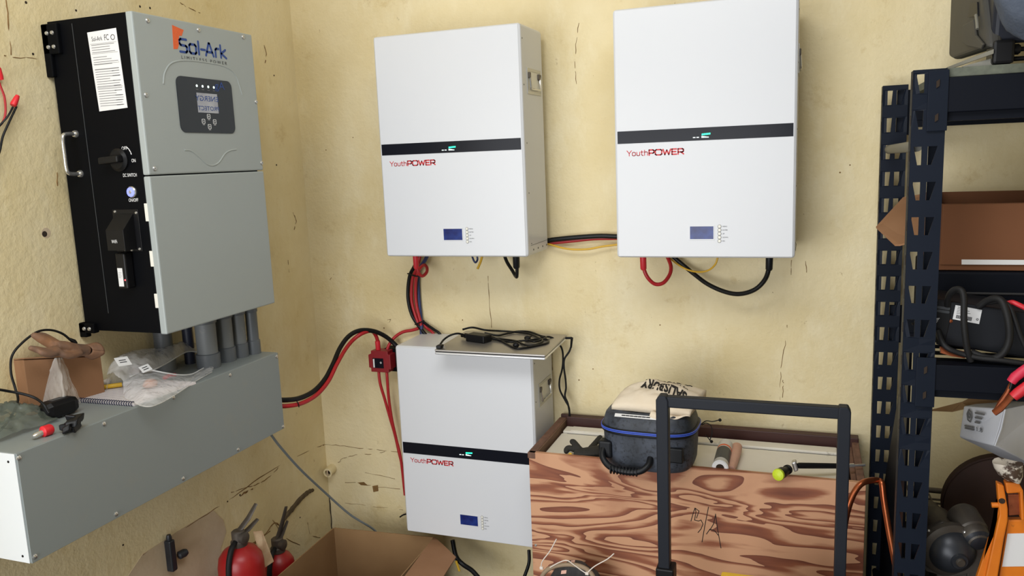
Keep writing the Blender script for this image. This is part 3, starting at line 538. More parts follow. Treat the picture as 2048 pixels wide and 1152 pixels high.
# hooded WiFi cover and plug-in logger
hood = MB()
x0, x1 = .133, .190; y = IY0
pf = [(x0, y, 1.520), (x1, y, 1.520), (x1, y-.004, 1.520), (x0, y-.004, 1.520)]
hood.loft([[(x0, y, 1.520), (x1, y, 1.520), (x1, y-.003, 1.520), (x0, y-.003, 1.520)],
           [(x0, y, 1.485), (x1, y, 1.485), (x1, y-.040, 1.482), (x0, y-.040, 1.482)],
           [(x0, y, 1.430), (x1, y, 1.430), (x1, y-.040, 1.430), (x0, y-.040, 1.430)]])
hood.box((.122, y-.0015, 1.424), (.206, y, 1.531))
hd = hood.build('cable_hood', M['black'], inv, bevel=.001)
text('hood_lettering', 'WiFi', Frame((0, y-.040, 0), (1, 0, 0), (0, 0, 1)), .149, 1.449, .018, .0085, M['white_print'], hd, t=.0006)
for a, b in ((.131, 1.526), (.200, 1.522), (.198, 1.430), (.150, 1.4275), (.172, 1.4275)):
    MB().lathe((a, y-.0015, b), (0, -1, 0), [(.0036, 0), (.0026, .002)], 10).build('screw', M['steel'], hd, smooth=True)
dg_ = MB().box((.141, y-.028, 1.330), (.172, y-.001, 1.4225)).build('data_logger', M['black'], inv, bevel=.004)
plate(Frame((0, y-.028, 0), (1, 0, 0), (0, 0, 1)), rect(.1445, 1.337, .1605, 1.384), .0007).build('logger_label', M['label'], dg_)
lb_ = MB()
for k in range(4): strokes(Frame((0, y-.0287, 0), (1, 0, 0), (0, 0, 1)), [[(.147, 1.372-k*.004), (.157-(k % 2)*.003, 1.372-k*.004)]], .0008, .0003, lb_)
lb_.build('logger_print', M['gray_print'], dg_)
MB().lathe((.166, y-.028, 1.3535), (0, -1, 0), [(.0022, 0), (.0016, .0014)], 10).build('logger_light', M['red_led'], dg_)
# wall brackets
for z0, z1 in ((1.925, 2.000), (1.205, 1.232)):
    b = MB().box((-.031, IY0-.012, z0), (.022, IY0+.006, z1)).box((-.031, IY0-.012, z0-.055 if z0 > 1.5 else z0-.012), (-.008, IY0+.006, z1)).build('wall_bracket', M['black_box'], inv, bevel=.003)
    for dx in (-.012, .006):
        for dz in ((.018, .052) if z0 > 1.5 else (.012,)):
            MB().lathe((dx, IY0-.012, z0+dz), (0, -1, 0), [(.0055, 0), (.004, .003), (.001, .0034)], 10).build('bracket_screw', M['steel'], b, smooth=True)

# ---------------------------------------------------------------- wiring trough
TX, TY0, TY1, TZ0, TZ1 = .2198, -1.4547, -.5398, .7900, 1.0413
tr = thing('wiring_trough', (.095, (TY0+TY1)/2, TZ0), 'long gray metal wiring trough fixed to left wall under inverter', 'trough')
MB().box((XW, TY0+.002, TZ0), (TX-.0025, TY1, TZ1)).build('body', M['gray2'], tr, bevel=.002)
cp = MB().box((TX-.0025, TY0+.003, TZ0-.0005), (TX, TY1, TZ1-.001)).build('cover_panel', M['gray2'], tr, bevel=.0009)
MB().box((XW, TY0, TZ0+.001), (TX-.004, TY0+.002, TZ1-.001)).build('end_cap', M['end_lit'], tr, bevel=.0006)
for q in [(0.2198, -1.4475, 1.0301), (0.2198, -1.2232, 1.0311), (0.2198, -0.9956, 1.0287), (0.2198, -0.7698, 1.0291), (0.2198, -0.5480, 1.0294), (0.2198, -1.4433, 0.8024), (0.2198, -1.2211, 0.8012), (0.2198, -0.9936, 0.8010), (0.2198, -0.7669, 0.8003), (0.2198, -0.5464, 0.7972)]:
    MB().lathe(q, (1, 0, 0), [(.0058, -.0005), (.0055, .0012), (.003, .0034), (.0008, .0038)], 14).build('screw', M['chrome'], cp, smooth=True)
for q in ((.198, TY0, .806), (.196, TY0, 1.022)):
    MB().lathe(q, (0, -1, 0), [(.003, -.0005), (.0028, .0008)], 10).build('rivet', M['black'], tr)
# ---------------------------------------------------------------- conduits between trough and inverter
def conduit(x, y, r, label, m, mc, coupl=True):
    t = thing('conduit', (x, y, TZ1), label, 'conduit', 'gray conduits between trough and inverter')
    MB().cyl((x, y, TZ1), (x, y, IZ0), r*.86, seg=24).build('pipe', m, t, smooth=True)
    if coupl:
        MB().lathe((x, y, TZ1), (0, 0, 1), [(r, 0), (r, .042), (r*.9, .044)], 26).build('coupling', mc, t, smooth=True)
        MB().lathe((x, y, IZ0-.034), (0, 0, 1), [(r*.9, 0), (r*.97, .002), (r*.97, .034)], 26).build('coupling', mc, t, smooth=True)
    return t
conduit(.1247, -.7440, .0345, 'widest dusty gray conduit of front row, beside the clear zip bag', M['pvc'], M['pvc_clean'])
conduit(.1260, -.6655, .0285, 'second dusty gray conduit from the zip bag in front row', M['pvc'], M['pvc_clean'])
conduit(.1345, -.6110, .0250, 'third gray conduit from the zip bag, splashed with white specks', M['pvc'], M['pvc_clean'])
conduit(.1495, -.5650, .0215, 'clean gray conduit nearest the room corner, last of front row', M['pvc_clean'], M['pvc_clean'])
q = (0.0300, -0.7156, 1.1323)
conduit(q[0], q[1], .0185, 'dark blue gray conduit standing behind the front row', M['pvc_dark'], M['pvc_dark'], False)
q = (0.0150, -0.8002, 1.1172)
conduit(q[0], q[1], .0300, 'pale gray conduit against the wall behind the clear zip bag', M['pvc_clean'], M['pvc'])
# ---------------------------------------------------------------- things on the trough
ZT = TZ1
c0 = [(0.0071, -1.2424, 1.0413), (0.0491, -1.1333, 1.0413), (0.0385, -1.0455, 1.0413)]
fl, fr_ = Vector(c0[0]), Vector(c0[2])
ftl = Vector((-0.0130, -1.2300, 1.1878)); 
back = Vector((-.115, .012, 0))
dz_l = .142; dz_r = .104
bx = thing('small_carton', ((fl+fr_)/2), 'small brown cardboard carton on the trough under a leather glove', 'box')
P = [fl, fr_, fr_+back, fl+back]
top = [fl+Vector((0, 0, dz_l)), fr_+Vector((0, 0, dz_r)), fr_+back+Vector((0, 0, dz_r-.01)), fl+back+Vector((0, 0, dz_l-.012))]
MB().hexa(P + top).build('carton_body', M['card'], bx, bevel=.002)
e = Vector((.003, 0, .002))
MB().hexa([top[0]+e, top[1]+e, (top[1]*.5+top[2]*.5), (top[0]*.5+top[3]*.5)] + [v + Vector((0, 0, .003)) for v in (top[0]+e, top[1]+e+Vector((0, 0, .004)), (top[1]*.5+top[2]*.5), (top[0]*.5+top[3]*.5))]).build('carton_flap', M['card'], bx)
# leather glove lying on the carton
gm = MB()
def limb(pts, rs, flat=.8):
    q = smooth_path(pts, 5); n = len(q); m = len(rs)-1
    gm.tube(q, [rs[min(int(i/(n-1)*m), m-1)]*(1-(i/(n-1)*m % 1 if i < n-1 else 1)) + rs[min(int(i/(n-1)*m)+1, m)]*(i/(n-1)*m % 1 if i < n-1 else 1) for i in range(n)], 12, flat=flat)
limb([(0.0600, -1.1075, 1.1780), (0.0600, -1.1398, 1.1858), (0.0580, -1.1687, 1.1978), (0.0550, -1.1934, 1.2073)], [.020, .023, .024, .020], .75)
limb([(0.0500, -1.1836, 1.2061), (0.0400, -1.1959, 1.2186), (0.0350, -1.2120, 1.2322), (0.0300, -1.2280, 1.2443)], [.018, .016, .014, .008])
limb([(0.0450, -1.1791, 1.2073), (0.0300, -1.1843, 1.2206), (0.0220, -1.1929, 1.2312), (0.0160, -1.2034, 1.2396)], [.016, .014, .012, .007])
limb([(0.0700, -1.2014, 1.2023), (0.0750, -1.2331, 1.2052), (0.0720, -1.2536, 1.2149), (0.0680, -1.2703, 1.2236)], [.014, .012, .0105, .007])
limb([(0.0780, -1.2004, 1.1987), (0.0840, -1.2280, 1.1982), (0.0840, -1.2488, 1.2057), (0.0800, -1.2579, 1.2127)], [.012, .011, .010, .006])
limb([(0.0800, -1.1436, 1.1799), (0.0860, -1.1782, 1.1822), (0.0860, -1.1999, 1.1914), (0.0800, -1.2075, 1.2005)], [.011, .0115, .010, .006])
gl = gm.build('leather_glove', M['leather'], None, 'brown leather work glove lying on the small carton', 'glove', remesh=.003)
cu_ = MB()
def cuffpt(u, v):
    a = 2*math.pi*u; c = Vector((0.0600, -1.1105, 1.1787)).lerp(Vector((0.0580, -1.0820, 1.1691)), v); k = .8 + .45*v
    return c + Vector((math.cos(a)*.026*k, math.cos(a)*.004, math.sin(a)*.0165*k*(1 + .25*math.sin(2*a)*v)))
cu_.grid(cuffpt, 24, 6).build('cuff', M['leather'], gl, smooth='all', solid=.0025)
MB().loft([[cuffpt(i/24, .35)*1.0 for i in range(24)], [cuffpt(i/24, .42) for i in range(24)]]).build('cuff_lining', M['leather_in'], gl)
# clear plastic wedge-shaped bag leaning on the carton
ux = (top[1]-top[0]).normalized()
apex = top[0]*.60 + top[1]*.40 + Vector((.010, 0, .001)); bl = Vector((-0.0309, -1.2139, 1.0423)); br = Vector((0.0458, -1.1287, 1.0423)); bf = Vector((0.1002, -1.2317, 1.0423))
def wedge(u, v):
    base = bl.lerp(bf, u*2) if u < .5 else bf.lerp(br, (u-.5)*2)
    p = base.lerp(apex + ux*(u-.5)*.02, v**.9)
    n = noise.noise(Vector((u*5, v*5, 1.3)))*.010 + noise.noise(Vector((u*13, v*11, 4)))*.004
    return p + Vector((1, -.3, 0))*(n*math.sin(math.pi*v)**.6 + .012*math.sin(math.pi*u)*math.sin(math.pi*v)) + Vector((0, 0, .001))
MB().grid(wedge, 26, 22).build('plastic_bag', M['bag_haze'], None, 'clear wedge shaped plastic bag leaning on the small carton', 'bag', smooth='all')
# gray-green crumpled bag at the near end
b0 = Vector((-0.0757, -1.2931, 1.0413)); b1 = Vector((0.0850, -1.2243, 1.0413)); b2 = Vector((0.1241, -1.3411, 1.0413)); 
def crum(u, v):
    x = -.020 + v*.140; y = -1.452 + u*.215 - v*.02
    e = max(0, math.sin(math.pi*min(max(u*.9+.05, 0), 1)))**.5 * math.sin(math.pi*(.10+.88*v))**.6
    r1 = 1 - abs(noise.noise(Vector((u*3.2 + v*2.2, v*6 - u*2, 2.2))))*1.6; r2 = 1 - abs(noise.noise(Vector((u*7 + v*6, v*13 - u*5, 7))))*1.8
    z = 1.0425 + e*(.020 + .036*max(r1, 0) + .014*max(r2, 0))
    return (x + .006*noise.noise(Vector((u*6, v*6, 5))), y + .006*noise.noise(Vector((u*6, v*6, 9))), max(z, 1.0425))
MB().grid(crum, 44, 34).build('plastic_bag', M['bag_green'], None, 'crumpled gray green plastic bag at near end of trough', 'bag', smooth='all')
# spiral bound manual
m0, m1, m2 = Vector((0.0063, -1.1211, 1.0413)), Vector((0.2058, -1.1150, 1.0413)), Vector((0.2199, -0.9090, 1.0413))
m3 = m0 + (m2-m1)
man = thing('spiral_manual', (m0+m2)/2, 'white spiral bound manual lying open edge out under the zip bag', 'manual')
MB().prism([m0, m1, m2, m3], (0, 0, .006)).build('pages', M['paper'], man)
pr = MB(); fm = Frame(m0 + Vector((0, 0, .006)), m1-m0, (m3-m0) - (m1-m0).normalized()*((m3-m0).dot((m1-m0).normalized())))
wl_, hl_ = (m1-m0).length, (m3-m0).length
for k in range(22):
    strokes(fm, [[(wl_*.08, hl_*(.10+k*.038)), (wl_*random.uniform(.6, .9), hl_*(.10+k*.038))]], .0008, .0003, pr)
pr.build('printed_lines', M['gray_print'], man)
nb = 26
sp = MB()
for k in range(nb):
    q = m0.lerp(m1, (k+.5)/nb) + Vector((0, 0, .005)); d = (m3-m0).normalized(); tdir = (m1-m0).normalized()
    sp.tube([q + (d*math.cos(a)*.006 + Vector((0, 0, math.sin(a)*.006))) + tdir*(a/6.28*.002) for a in [i*2*math.pi/10 for i in range(10)]], .0013, 5, closed=True)
sp.build('spiral', M['navy_bind'], man, smooth=True)
# zip bag of spare parts
zb = thing('zip_bag', (0.1334, -0.9867, 1.0413), 'clear zip bag of spare parts with its white zip edge open', 'bag')
EDL = [(0.0950, -1.0361, 1.0779), (0.1000, -1.0201, 1.0820), (0.1080, -1.0032, 1.0876), (0.1120, -0.9808, 1.0887)]
Z1 = smooth_path(EDL + [(0.1120, -0.9508, 1.0849), (0.0850, -0.8703, 1.0826), (0.0620, -0.7850, 1.0869), (0.0520, -0.7408, 1.0848), (0.0560, -0.7063, 1.0735), (0.0720, -0.6877, 1.0571), (0.1000, -0.6845, 1.0450)], 5)
Z2 = smooth_path(EDL + [(0.1130, -0.9518, 1.0852), (0.1400, -0.9305, 1.0739), (0.1520, -0.8888, 1.0576), (0.1500, -0.8444, 1.0484), (0.1400, -0.8002, 1.0479), (0.1220, -0.7456, 1.0463), (0.1000, -0.6845, 1.0450)], 5)
BF = smooth_path([(0.1296, -1.0744, 1.0490), (0.1527, -1.0872, 1.0490), (0.1780, -1.0991, 1.0490), (0.2150, -1.1167, 1.0490), (0.2477, -1.1303, 1.0490), (0.2730, -1.1271, 1.0485), (0.2721, -1.0930, 1.0470), (0.2562, -1.0363, 1.0460), (0.2316, -0.9638, 1.0450), (0.2029, -0.8813, 1.0440), (0.1820, -0.7995, 1.0440)], 5)
BB = smooth_path([(0.0500, -1.0436, 1.0939), (0.0280, -1.0101, 1.1115), (0.0150, -0.9647, 1.1246), (0.0100, -0.9173, 1.1242), (0.0080, -0.8644, 1.1187), (0.0060, -0.8093, 1.1114), (0.0040, -0.7597, 1.1057), (0.0020, -0.7089, 1.0953), (0.0040, -0.6617, 1.0763), (0.0200, -0.6379, 1.0584), (0.0800, -0.6651, 1.0455)], 5)
BG = smooth_path([(p[0]-.012, p[1], 1.0425) for p in BB], 1)
def sheet(A, B, bulge, seed, out):
    n = len(A)-1
    def fn(u, v):
        i = min(int(round(u*n)), n); p = Vector(A[i]).lerp(Vector(B[i]), v); k = math.sin(math.pi*v)**.7
        d = bulge*k*math.sin(math.pi*min(1, .15+u*.8)) + k*(.010*noise.noise(Vector((u*7, v*3, seed))) + .006*noise.noise(Vector((u*17, v*9, seed+5))))
        return p + Vector(out)*d
    return fn
MB().grid(sheet(Z2, BF, .012, 1.5, (.6, -.1, .5)), 50, 14).build('bag_front', M['bag'], zb, smooth='all')
MB().grid(sheet(Z1, BB, .020, 4.5, (.1, 0, 1)), 50, 12).build('bag_top', M['bag'], zb, smooth='all')
MB().grid(sheet(BB, BG, .0, 8.5, (0, 0, 0)), 50, 3).build('bag_back', M['bag'], zb, smooth='all')
MB().tube(Z1[14:], .0019, 6).tube(Z2[14:], .0019, 6).build('zip_strip', M['zip'], zb, smooth=True)
MB().tube(BF, .0011, 5).build('bag_seam', M['bag_haze'], zb, smooth=True)
for c, w_, h_, ang, nm in (((0.1150, -1.0473, 1.1351), .036, .030, -.35, 'white part tag'), ((0.1250, -0.9853, 1.1004), .028, .022, .5, 'small')):
    r = Vector((.25, 1, math.tan(ang)*.25)).normalized(); u = Vector((-.8, .25, .7)); u = (u - r*u.dot(r)).normalized(); f = Frame(c, r, u)
    o = plate(f, rect(-w_/2, -h_/2, w_/2, h_/2), .0008).build('parts_label', M['label'], zb)
    pm = MB()
    for k in range(2): strokes(f, [[(-w_*.25, .004-k*.007), (w_*.22, .004-k*.007)]], .0028, .0010, pm)
    pm.build('label_print', M['dark_print'], o)
for c, r_, mm, nm, lb in (((-0.0008, -0.9007, 1.0640), .016, 'leather', 'brown_fitting', 'brown rolled fitting inside the clear zip bag'), ((-0.0325, -0.9751, 1.0505), .012, 'tie', 'white_clip', 'white crumpled clip lying between carton and zip bag'),
                  ((0.1372, -0.9878, 1.0600), .017, 'pot_pink', 'pale_sachet', 'pale pink sachet of fixings inside zip bag')):
    m_ = MB().ball(c, (r_, r_*1.1, r_*.75)); m_.v = [tuple(Vector(v) + Vector((noise.noise(Vector(v)*90), noise.noise(Vector(v)*80+Vector((3,3,3))), 0))*.004) for v in m_.v]
    m_.build(nm, M[mm], None, lb, 'spare part', smooth='all')
cable('red_sleeve', [(0.1300, -0.9294, 1.0588), (0.1300, -0.9067, 1.0598), (0.1300, -0.8881, 1.0562)], .0055, M['red_boot'], label='short red sleeve inside the clear zip bag', cat='spare part')
cable('yellow_marker', [(0.0068, -1.0305, 1.0530), (0.0307, -1.0176, 1.0550), (0.0499, -0.9987, 1.0550)], .0062, M['yellow'], label='yellow marker lying between carton and zip bag', cat='tool')
# black cord, adapter, tape lump, red ferrule
ad = thing('cable_adapter', (0.0935, -1.2458, 1.0413), 'black barrel adapter on the trough front edge beside crumpled green bag', 'adapter')
A = Vector((0.0833, -1.2482, 1.0413)); B = Vector((0.0862, -1.2082, 1.0413)); d = (B-A).normalized(); n_ = Vector((d.y, -d.x, 0)).normalized()
C0 = (A+B)/2 + Vector((0, 0, .023))
MB().loft([[C0 + d*s_ + n_*(a_*.024*k) + Vector((0, 0, b_*.021*k)) for a_, b_ in ((-1,-.6),(-.6,-1),(.6,-1),(1,-.6),(1,.6),(.6,1),(-.6,1),(-1,.6))] for s_, k in ((-.046, .45), (-.040, .75), (-.028, 1), (.028, 1), (.040, .8), (.044, .6))]).build('adapter_body', M['black'], ad, bevel=.002)
MB().obox(C0 + Vector((0, 0, .0212)), d*.018, n_*.007, (0, 0, .0006)).build('adapter_label', M['dark_gray'], ad)
cable('power_cord', [(-0.0400, -1.4198, 1.1327), (-0.0100, -1.3822, 1.1411), (0.0300, -1.3447, 1.1399), (0.0400, -1.3119, 1.1261), (0.0600, -1.2909, 1.1139), (0.0800, -1.2799, 1.1021), (0.1050, -1.2814, 1.0883), (0.1150, -1.2793, 1.0687)], .0032, M['cable'], ad)
tm = MB()
for k in range(7):
    a = Vector((0.2166, -1.3166, 1.0560)) + Vector((random.uniform(-.016, .010), random.uniform(-.028, .03), random.uniform(-.006, .012)))
    tm.obox(a, (random.uniform(.006, .014), random.uniform(-.006, .006), random.uniform(-.006, .006)), (random.uniform(-.006, .006), random.uniform(.008, .016), random.uniform(-.004, .004)), (0, random.uniform(-.003, .003), .008))
tm.build('tape_lump', M['cable'], None, 'crumpled lump of black tape at the trough front edge', 'tape', bevel=.003)
rc = thing('red_ferrule', (0.1498, -1.3209, 1.0413), 'red capped silver ferrule lying on the trough front edge', 'connector')
q = Vector((0.1827, -1.3468, 1.0540)); 
MB().lathe(q - Vector((0, .011, 0)), (0.1, 1, 0), [(.008, 0), (.0125, .003), (.0125, .020), (.010, .024)], 18).build('red_cap', M['red_cap'], rc, smooth=True)
MB().lathe(q - Vector((.002, .032, .004)), (0.1, 1, .12), [(.004, 0), (.0065, .005), (.0065, .024)], 14).build('metal_tip', M['chrome'], rc, smooth=True)
tag(cable('thin_black_cord', [(0.0300, -1.4181, 1.0200), (0.0400, -1.3681, 1.0364), (0.0500, -1.3432, 1.0553), (0.0600, -1.3271, 1.0799), (0.0400, -1.2951, 1.1003), (0.0200, -1.2831, 1.1263), (0.0120, -1.2817, 1.1625), (0.0100, -1.2718, 1.2005), (0.0100, -1.2415, 1.2254), (0.0150, -1.2019, 1.2442), (0.0200, -1.1697, 1.2425), (0.0300, -1.1455, 1.2286), (0.0400, -1.1320, 1.2091)], .0029, M['cable']),
    'thin black cord looping up behind the small carton to the glove', 'cord')
MB().tube([(0.0400, -1.1345, 1.2123), (0.0450, -1.1267, 1.2042), (0.0470, -1.1235, 1.1970)], [.0035, .0058, .005], 10).build('plug', M['black'], bpy.data.objects['thin_black_cord'], smooth=True)
# loose wires with twist caps at the left edge
for nm, pts, mm, cp, lab in (('red_wire', [(-0.0200, -1.1900, 1.8751), (-0.0180, -1.1840, 1.8408), (-0.0160, -1.1784, 1.8119), (-0.0140, -1.1827, 1.7765), (-0.0140, -1.1941, 1.7527), (-0.0160, -1.2109, 1.7407), (-0.0240, -1.2336, 1.7325), (-0.0400, -1.2395, 1.7286)], 'red_cable', [(-0.0180, -1.1856, 1.8811), (-0.0180, -1.1790, 1.8574)], 'loose red wire with red twist cap at left edge of wall'),
                     ('black_wire_pair', [(-0.0400, -1.2359, 1.6047), (-0.0240, -1.2345, 1.6278), (-0.0180, -1.2252, 1.6531), (-0.0160, -1.2087, 1.6881), (-0.0140, -1.1976, 1.7209), (-0.0120, -1.1719, 1.7638), (-0.0120, -1.1531, 1.7917)], 'cable', [(-0.0120, -1.1621, 1.7937), (-0.0120, -1.1432, 1.8219)], 'black wire pair joined by red twist cap on left wall')):
    o = cable(nm, pts, .0026, M[mm], label=lab, cat='wire')
    if nm == 'black_wire_pair': MB().tube(smooth_path([(-0.0400, -1.2300, 1.7101), (-0.0220, -1.2300, 1.7174), (-0.0140, -1.2163, 1.7323), (-0.0120, -1.1971, 1.7513), (-0.0080, -1.1822, 1.7679), (-0.0100, -1.1643, 1.7899)], 6), .0024, 8).build('second_wire', M['cable'], o, smooth=True)
    a, b = Vector(cp[0]), Vector(cp[1]); MB().lathe(a, b-a, [(.0065, 0), (.0078, .004), (.0062, .022), (.0045, .029)], 12).build('twist_cap', M['red_cap'], o, smooth=True)
# ---------------------------------------------------------------- low left: extinguishers and big carton
def extinguisher(c, r, htop, label, lean, lever, tagp):
    c = Vector(c); t = thing('fire_extinguisher', (c.x, c.y, 0), label, 'fire extinguisher', 'red fire extinguishers under the trough')
    ax = Vector(lean).normalized(); base = c - ax*(c.z/ax.z) if False else Vector((c.x, c.y, 0))
    H = c.z
    MB().lathe(base, (0, 0, 1), [(r*.93, 0), (r, .012), (r, H-.062), (r*.93, H-.035), (r*.72, H-.014), (r*.42, H-.002), (r*.30, H+.004)], 30).build('cylinder', M['ext_red'], t, smooth=True)
    MB().lathe((c.x, c.y, H), (0, 0, 1), [(.026, 0), (.026, .016), (.021, .020), (.021, .048), (.016, .052)], 18).build('valve', M['dark_metal'], t, smooth=True)
    v = Vector((c.x, c.y, H+.04)); d = Vector(lever)
    MB().tube([v + d*-.012, v + d*.055 + Vector((0, 0, .030)), v + d*.10 + Vector((0, 0, .062))], [.012, .0115, .008], 8, flat=.45).build('squeeze_lever', M['dark_metal'], t, smooth=True)
    MB().tube([v + d*-.012 - Vector((0, 0, .014)), v + d*.05 - Vector((0, 0, .006)), v + d*.10 + Vector((0, 0, .008))], [.012, .011, .008], 8, flat=.45).build('carry_handle', M['dark_metal'], t, smooth=True)
    MB().lathe(v + Vector((.008, 0, -.012)), (1, 0, 0), [(.019, .006), (.019, .020), (.015, .022)], 16).build('gauge', M['dark_metal'], t, smooth=True)
    s_ = Vector((.01, -.02, 0))
    MB().tube(smooth_path([v + Vector((0, -.015, -.02)), v + Vector((.01, -.05, -.03)), v + Vector((.012, -.072, -.08)), v + Vector((.012, -.076, -.17)), v + Vector((.012, -.070, -.26))], 6), .009, 10).build('hose', M['black_soft'], t, smooth=True)
    if tagp:
        MB().prism([v + Vector((.03, .035, -.005)), v + Vector((.045, .060, -.012)), v + Vector((.060, .085, -.13)), v + Vector((.050, .045, -.135))], (.001, 0, 0)).build('paper_tag', M['ext_tag'], t)
    return t
e1 = (0.1000, -0.6634, 0.4389)
extinguisher((e1[0], e1[1], e1[2]-.01), .072, .4, 'red fire extinguisher with dirty paper tag below trough middle', (0, 0, 1), Vector((0.2, .75, .1)), True)
e2 = (0.0400, -0.3990, 0.2733)
extinguisher((e2[0], e2[1], e2[2]-.005), .056, .3, 'red fire extinguisher half hidden behind the big open carton', (0, 0, 1), Vector((.25, .35, .55)), False)
# big open cardboard carton on the floor in the corner
bc = thing('big_carton', (.36, -.30, 0), 'big open brown carton on the floor below the lowest battery', 'box')
Zc = .255
P0 = Vector((0.1188, -0.1595, 0.2550)); P1 = Vector((0.5253, -0.1283, 0.2550)); P2 = Vector((0.1338, -0.5528, 0.2550)); P3 = P1 + (P2-P0)
def panel(a, b, z0, z1, th, nm, out):
    a, b = Vector(a), Vector(b); n = Vector(out)*th
    return MB().hexa([(a.x, a.y, z0), (b.x, b.y, z0), (b.x+n.x, b.y+n.y, z0), (a.x+n.x, a.y+n.y, z0), (a.x, a.y, z1), (b.x, b.y, z1), (b.x+n.x, b.y+n.y, z1), (a.x+n.x, a.y+n.y, z1)]).build(nm, M['card_dark'], bc)
inw = (P2-P0).normalized(); rgt = (P1-P0).normalized()
panel(P0, P1, .003, Zc, .004, 'side_panel', -inw)
panel(P0, P2, .003, Zc, .004, 'side_panel', -rgt)
panel(P1, P3, .003, Zc, .004, 'side_panel', rgt)
panel(P2, P3, .003, Zc-.02, .004, 'side_panel', inw)
MB().prism([(p.x, p.y, .001) for p in (P0, P1, P3, P2)], (0, 0, .003)).build('bottom_panel', M['card_dark'], bc)
q0, q1 = Vector((0.5271, -0.1320, 0.2570)), Vector((0.5553, -0.4234, 0.2570)); q2, q3 = Vector((0.6724, -0.2601, 0.2620)), Vector((0.6629, -0.3819, 0.2350))
ofl = (q1-q0)
MB().prism([q0, q0 + ofl*1.2, q0 + ofl*1.1 + Vector((.075, .0, -.005)), q2 + ofl*.45 + Vector((.0, 0, 0)), q2, q0.lerp(q2, .5) + Vector((0, 0, .002))], (0, 0, .004)).build('flap', M['card'], bc)
# things seen past the carton, under the lowest battery
tag(cable('dark_cable', [(0.3059, 0.0200, 0.2411), (0.3199, 0.0200, 0.2512), (0.3280, 0.0300, 0.2518)], .003, M['cable']), 'short black cable end poking out left of lowest battery', 'cable')

# ---------------------------------------------------------------- wall batteries
YP = [[(0,1),(.36,.48),(.36,0)], [(.72,1),(.36,.48)],
      [(.98,0),(1.22,0),(1.34,.12),(1.34,.55),(1.22,.67),(.98,.67),(.86,.55),(.86,.12),(.98,0)],
      [(1.56,.67),(1.56,.12),(1.68,0),(1.9,0),(2.02,.12),(2.02,.67)], [(2.34,.92),(2.34,.12),(2.46,0),(2.58,0)], [(2.18,.67),(2.58,.67)],
      [(2.78,1),(2.78,0)], [(2.78,.55),(2.9,.67),(3.12,.67),(3.24,.55),(3.24,0)]]
PW = [[(3.5,0),(3.5,1),(4.1,1),(4.25,.88),(4.25,.5),(4.1,.38),(3.5,.38)],
      [(4.62,0),(5.28,0),(5.46,.15),(5.46,.85),(5.28,1),(4.62,1),(4.46,.85),(4.46,.15),(4.62,0)],
      [(5.66,1),(5.94,0),(6.24,.85),(6.54,0),(6.82,1)], [(7.72,1),(7.04,1),(7.04,0),(7.72,0)], [(7.04,.5),(7.62,.5)],
      [(7.98,0),(7.98,1),(8.62,1),(8.78,.88),(8.78,.52),(8.62,.40),(7.98,.40)], [(8.4,.40),(8.8,0)]]
BW, BD = .51, .2182
